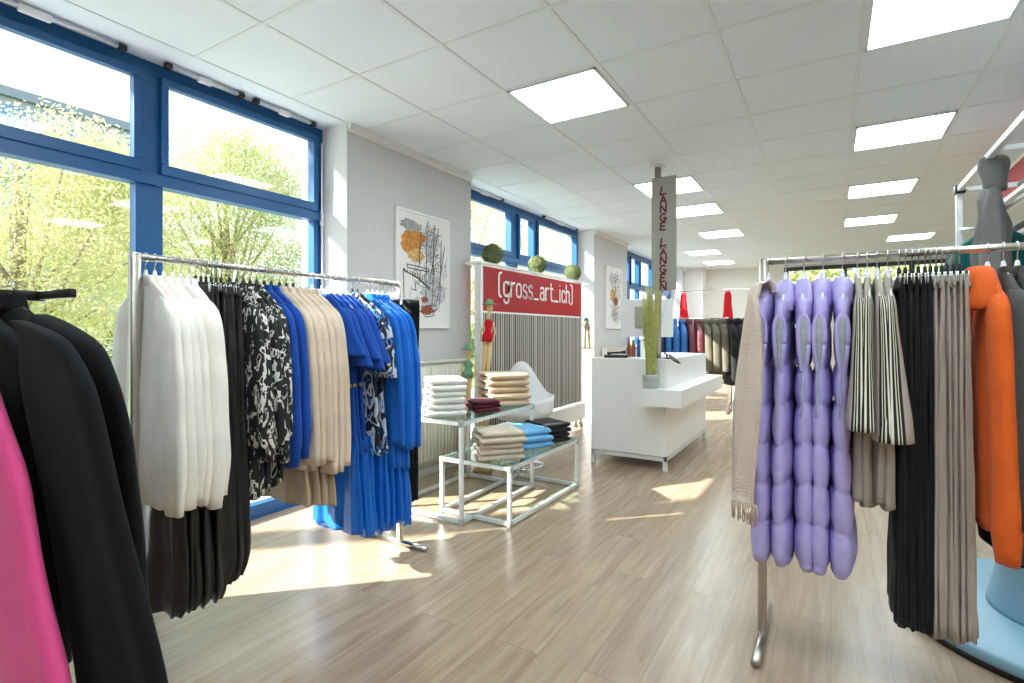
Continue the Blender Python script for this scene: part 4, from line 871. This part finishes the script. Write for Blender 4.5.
for i in range(3):
    yy = 4.85-.14*i; m_ = ('c_teal', 'c_hood', 'c_teal')[i]
    top('cardigan', '%s cardigan on the arm of the white shelving, %s from the back' % (('teal', 'grey', 'dark teal')[i], ORD[i]), 'cardigan', (X1+.1, yy, 1.98), 0, 720+i, m_, .7, .6, .17, .035, 1.1, 4, .012, 'cardigans on the white shelving')
    hanger('white', (X1+.1, yy, 1.98), 0, 'white hanger of the %s cardigan on the white shelving' % ('teal', 'grey', 'dark teal')[i], 'hangers on the shelving')
t = thing('hanging_rail', 'short white rail under the shelving frame holding cardigans', 'rail', (X1+.1, 0, 1.98)); mesh_obj('tube', T([(0, 3.9, 0), (0, 5.1, 0)], .012), 'alu', t); mesh_obj('bracket', B(-.1, 0, 5.06, 5.1, -.012, .012), 'alu', t)
# ---------------------------------------------------------------- outside
M['lawn'] = mat('grass_lawn', (120, 140, 70), .9, var=.3, sc=2); M['bark'] = mat('bark', (150, 136, 118), .9, var=.2, sc=10); M['paving'] = mat('paving', (214, 212, 206), .9, var=.08)
M['facade'] = mat('far_facade', (150, 156, 164), .9); M['pane_far'] = mat('far_panes', (96, 132, 160), .2); M['roof'] = mat('far_roof', (120, 128, 138), .8)
struct('ground', B(-80, -3.45, -60, 90, -.2, -.1), 'lawn'); struct('ground_pavement', B(-7.0, -3.45, -20, 30, -.1, -.06), 'paving')
struct('ground_back', B(-3.45, 60, YE+.2, 60, -.2, -.1), 'lawn')
def leafmat(name, c1, c2):
    k = NT(name); b = k.b; nz = k.n('TexNoise', i_Scale=1.8, i_Detail=5.0); t_ = k.n('TexCoord'); k.l(t_.outputs['Object'], nz.inputs['Vector']); 
    r = k.n('ValToRGB'); r.color_ramp.elements[0].position = .35; r.color_ramp.elements[1].position = .65; r.color_ramp.elements[0].color = lin(c1); r.color_ramp.elements[1].color = lin(c2); k.l(nz.outputs[0], r.inputs[0]); k.l(r.outputs[0], b.inputs['Base Color'])
    b.inputs['Roughness'].default_value = .6
    tr = k.n('BsdfTranslucent'); k.l(r.outputs[0], tr.inputs[0]); mx = k.n('MixShader', i_0=.45); k.l(b.outputs[0], mx.inputs[1]); k.l(tr.outputs[0], mx.inputs[2]); k.l(mx.outputs[0], k.t.nodes['Material Output'].inputs[0]); return k.m
M['l_yel'] = leafmat('autumn_leaves', (216, 208, 160), (186, 190, 130)); M['l_grn'] = leafmat('green_leaves', (166, 180, 118), (208, 204, 152)); M['l_dark'] = leafmat('hedge_leaves', (96, 128, 60), (140, 150, 80))
def tree(x, y, h, r, m, lab, n=9000, seed=0, trunk=.14, low=None, ls=.052):
    t = thing('tree', lab, 'tree', (x, y, -.1)); rnd = random.Random(seed); z0 = h-2*r*1.15 if low is None else low; cz = (h+z0)/2; rz = (h-z0)/2
    bb = bmesh.new(); tube(bb, [(0, 0, 0), (.03, 0, z0*.6), (0, .05, cz), (.05, 0, h*.93)], [trunk, trunk*.8, trunk*.5, .02], 10)
    cl_ = []
    for k in range(48):
        a = rnd.uniform(0, 6.28); q = rnd.uniform(-.8, .85); rr = math.sqrt(max(0, 1-q*q))*rnd.uniform(.45, .9); p = Vector((rr*r*math.cos(a), rr*r*math.sin(a), cz+q*rz)); cl_.append((p, rnd.uniform(.26, .46)*r))
        if k > 19: continue
        s0 = Vector((0, 0, min(p.z-.3, z0+rnd.uniform(0, .5)*(h-z0)))); s0.z = max(s0.z, z0*.7); tube(bb, [s0, s0.lerp(p, .5)+Vector((0, 0, -.1)), p], [trunk*.35, trunk*.2, .012], 6)
    mesh_obj('trunk', bb, 'bark', t); V = []; F = []
    for k in range(n):
        p, cr = cl_[int(rnd.random()*len(cl_))]; d = Vector((rnd.gauss(0, 1), rnd.gauss(0, 1), rnd.gauss(0, 1))).normalized()*cr*rnd.random()**.45; c = p+d
        u = Vector((rnd.gauss(0, 1), rnd.gauss(0, 1), rnd.gauss(0, 1))).normalized(); v = u.orthogonal().normalized(); v.rotate(Matrix.Rotation(rnd.uniform(0, 6.28), 3, u)); s = ls*rnd.uniform(.6, 1.2); w3 = v.cross(u)
        i0 = len(V); V += [c+v*s, c+w3*s*.55+u*s*.2, c-v*s, c-w3*s*.55+u*s*.2]; F.append((i0, i0+1, i0+2, i0+3))
    me = bpy.data.meshes.new('foliage'); me.from_pydata(V, [], F); o = bpy.data.objects.new('foliage', me); C.objects.link(o); o.parent = t; me.materials.append(M[m]); return t
tree(-9.8, 2.7, 4.3, 2.1, 'l_yel', 'yellowing tree outside the left pane of the front window', 75000, 1, low=.7, ls=.027)
tree(-10.2, 5.9, 5.3, 1.8, 'l_grn', 'green and yellow tree outside the right pane of the front window', 65000, 2, low=.7, ls=.027)
tree(-13.5, 13.6, 3.4, 1.1, 'l_yel', 'small pale tree at the right side of the view through the front window', 4000, 3, low=.9)
tree(-9.0, 11.5, 6.5, 2.6, 'l_yel', 'yellow tree outside the middle window behind the red sign', 11000, 4, low=1.2)
tree(-10.5, 18.5, 6.0, 2.4, 'l_grn', 'green tree outside the far left window', 7000, 6, low=1.2)
tree(-9.0, -4.0, 12.2, 2.4, 'l_grn', 'unseen tall tree added left of the view to shade the upper panes', 16000, 5, low=8.2, trunk=.2, ls=.11)  # added out of view; its high crown blocks sun through the upper panes
def hedge(x0, x1, y0, y1, h, m, lab, n, seed):
    rnd = random.Random(seed); V = []; F = []
    for k in range(n):
        c = Vector((rnd.uniform(x0, x1), rnd.uniform(y0, y1), rnd.uniform(-.1, h)*(1))); u = Vector((rnd.gauss(0, 1), rnd.gauss(0, 1), rnd.gauss(0, 1))).normalized(); v = u.orthogonal().normalized(); s = .1*rnd.uniform(.6, 1.3); w3 = v.cross(u); i0 = len(V); V += [c+v*s, c+w3*s*.6, c-v*s, c-w3*s*.6]; F.append((i0, i0+1, i0+2, i0+3))
    me = bpy.data.meshes.new('hedge'); me.from_pydata(V, [], F); o = bpy.data.objects.new('hedge', me); C.objects.link(o); me.materials.append(M[m]); tag(o, lab, 'hedge')
hedge(-17, -15.6, -2, 26, 1.7, 'l_dark', 'low green hedge beyond the trees outside the front windows', 14000, 1)
hedge(-3, 7, 17, 18.4, 4.2, 'l_grn', 'tall bright hedge outside the narrow back window', 15000, 2)
def building(x0, x1, y0, y1, h, lab):
    t = thing('building', lab, 'building', (0, 0, 0)); mesh_obj('wall', B(x0, x1, y0, y1, -.1, h), 'facade', t, smooth=False); mesh_obj('roof', B(x0-.3, x1+.3, y0-.3, y1+.3, h, h+.5), 'roof', t, smooth=False)
    yy = y0+1.5
    while yy < y1-1.5:
        zz = 1.0
        while zz < h-1.4: mesh_obj('window', B(x1, x1+.05, yy, yy+1.6, zz, zz+1.3), 'pane_far', t, smooth=False); zz += 2.8
        yy += 3.2
building(-48, -38, -8, 17.5, 13.9, 'distant flat-roofed building behind the left tree')
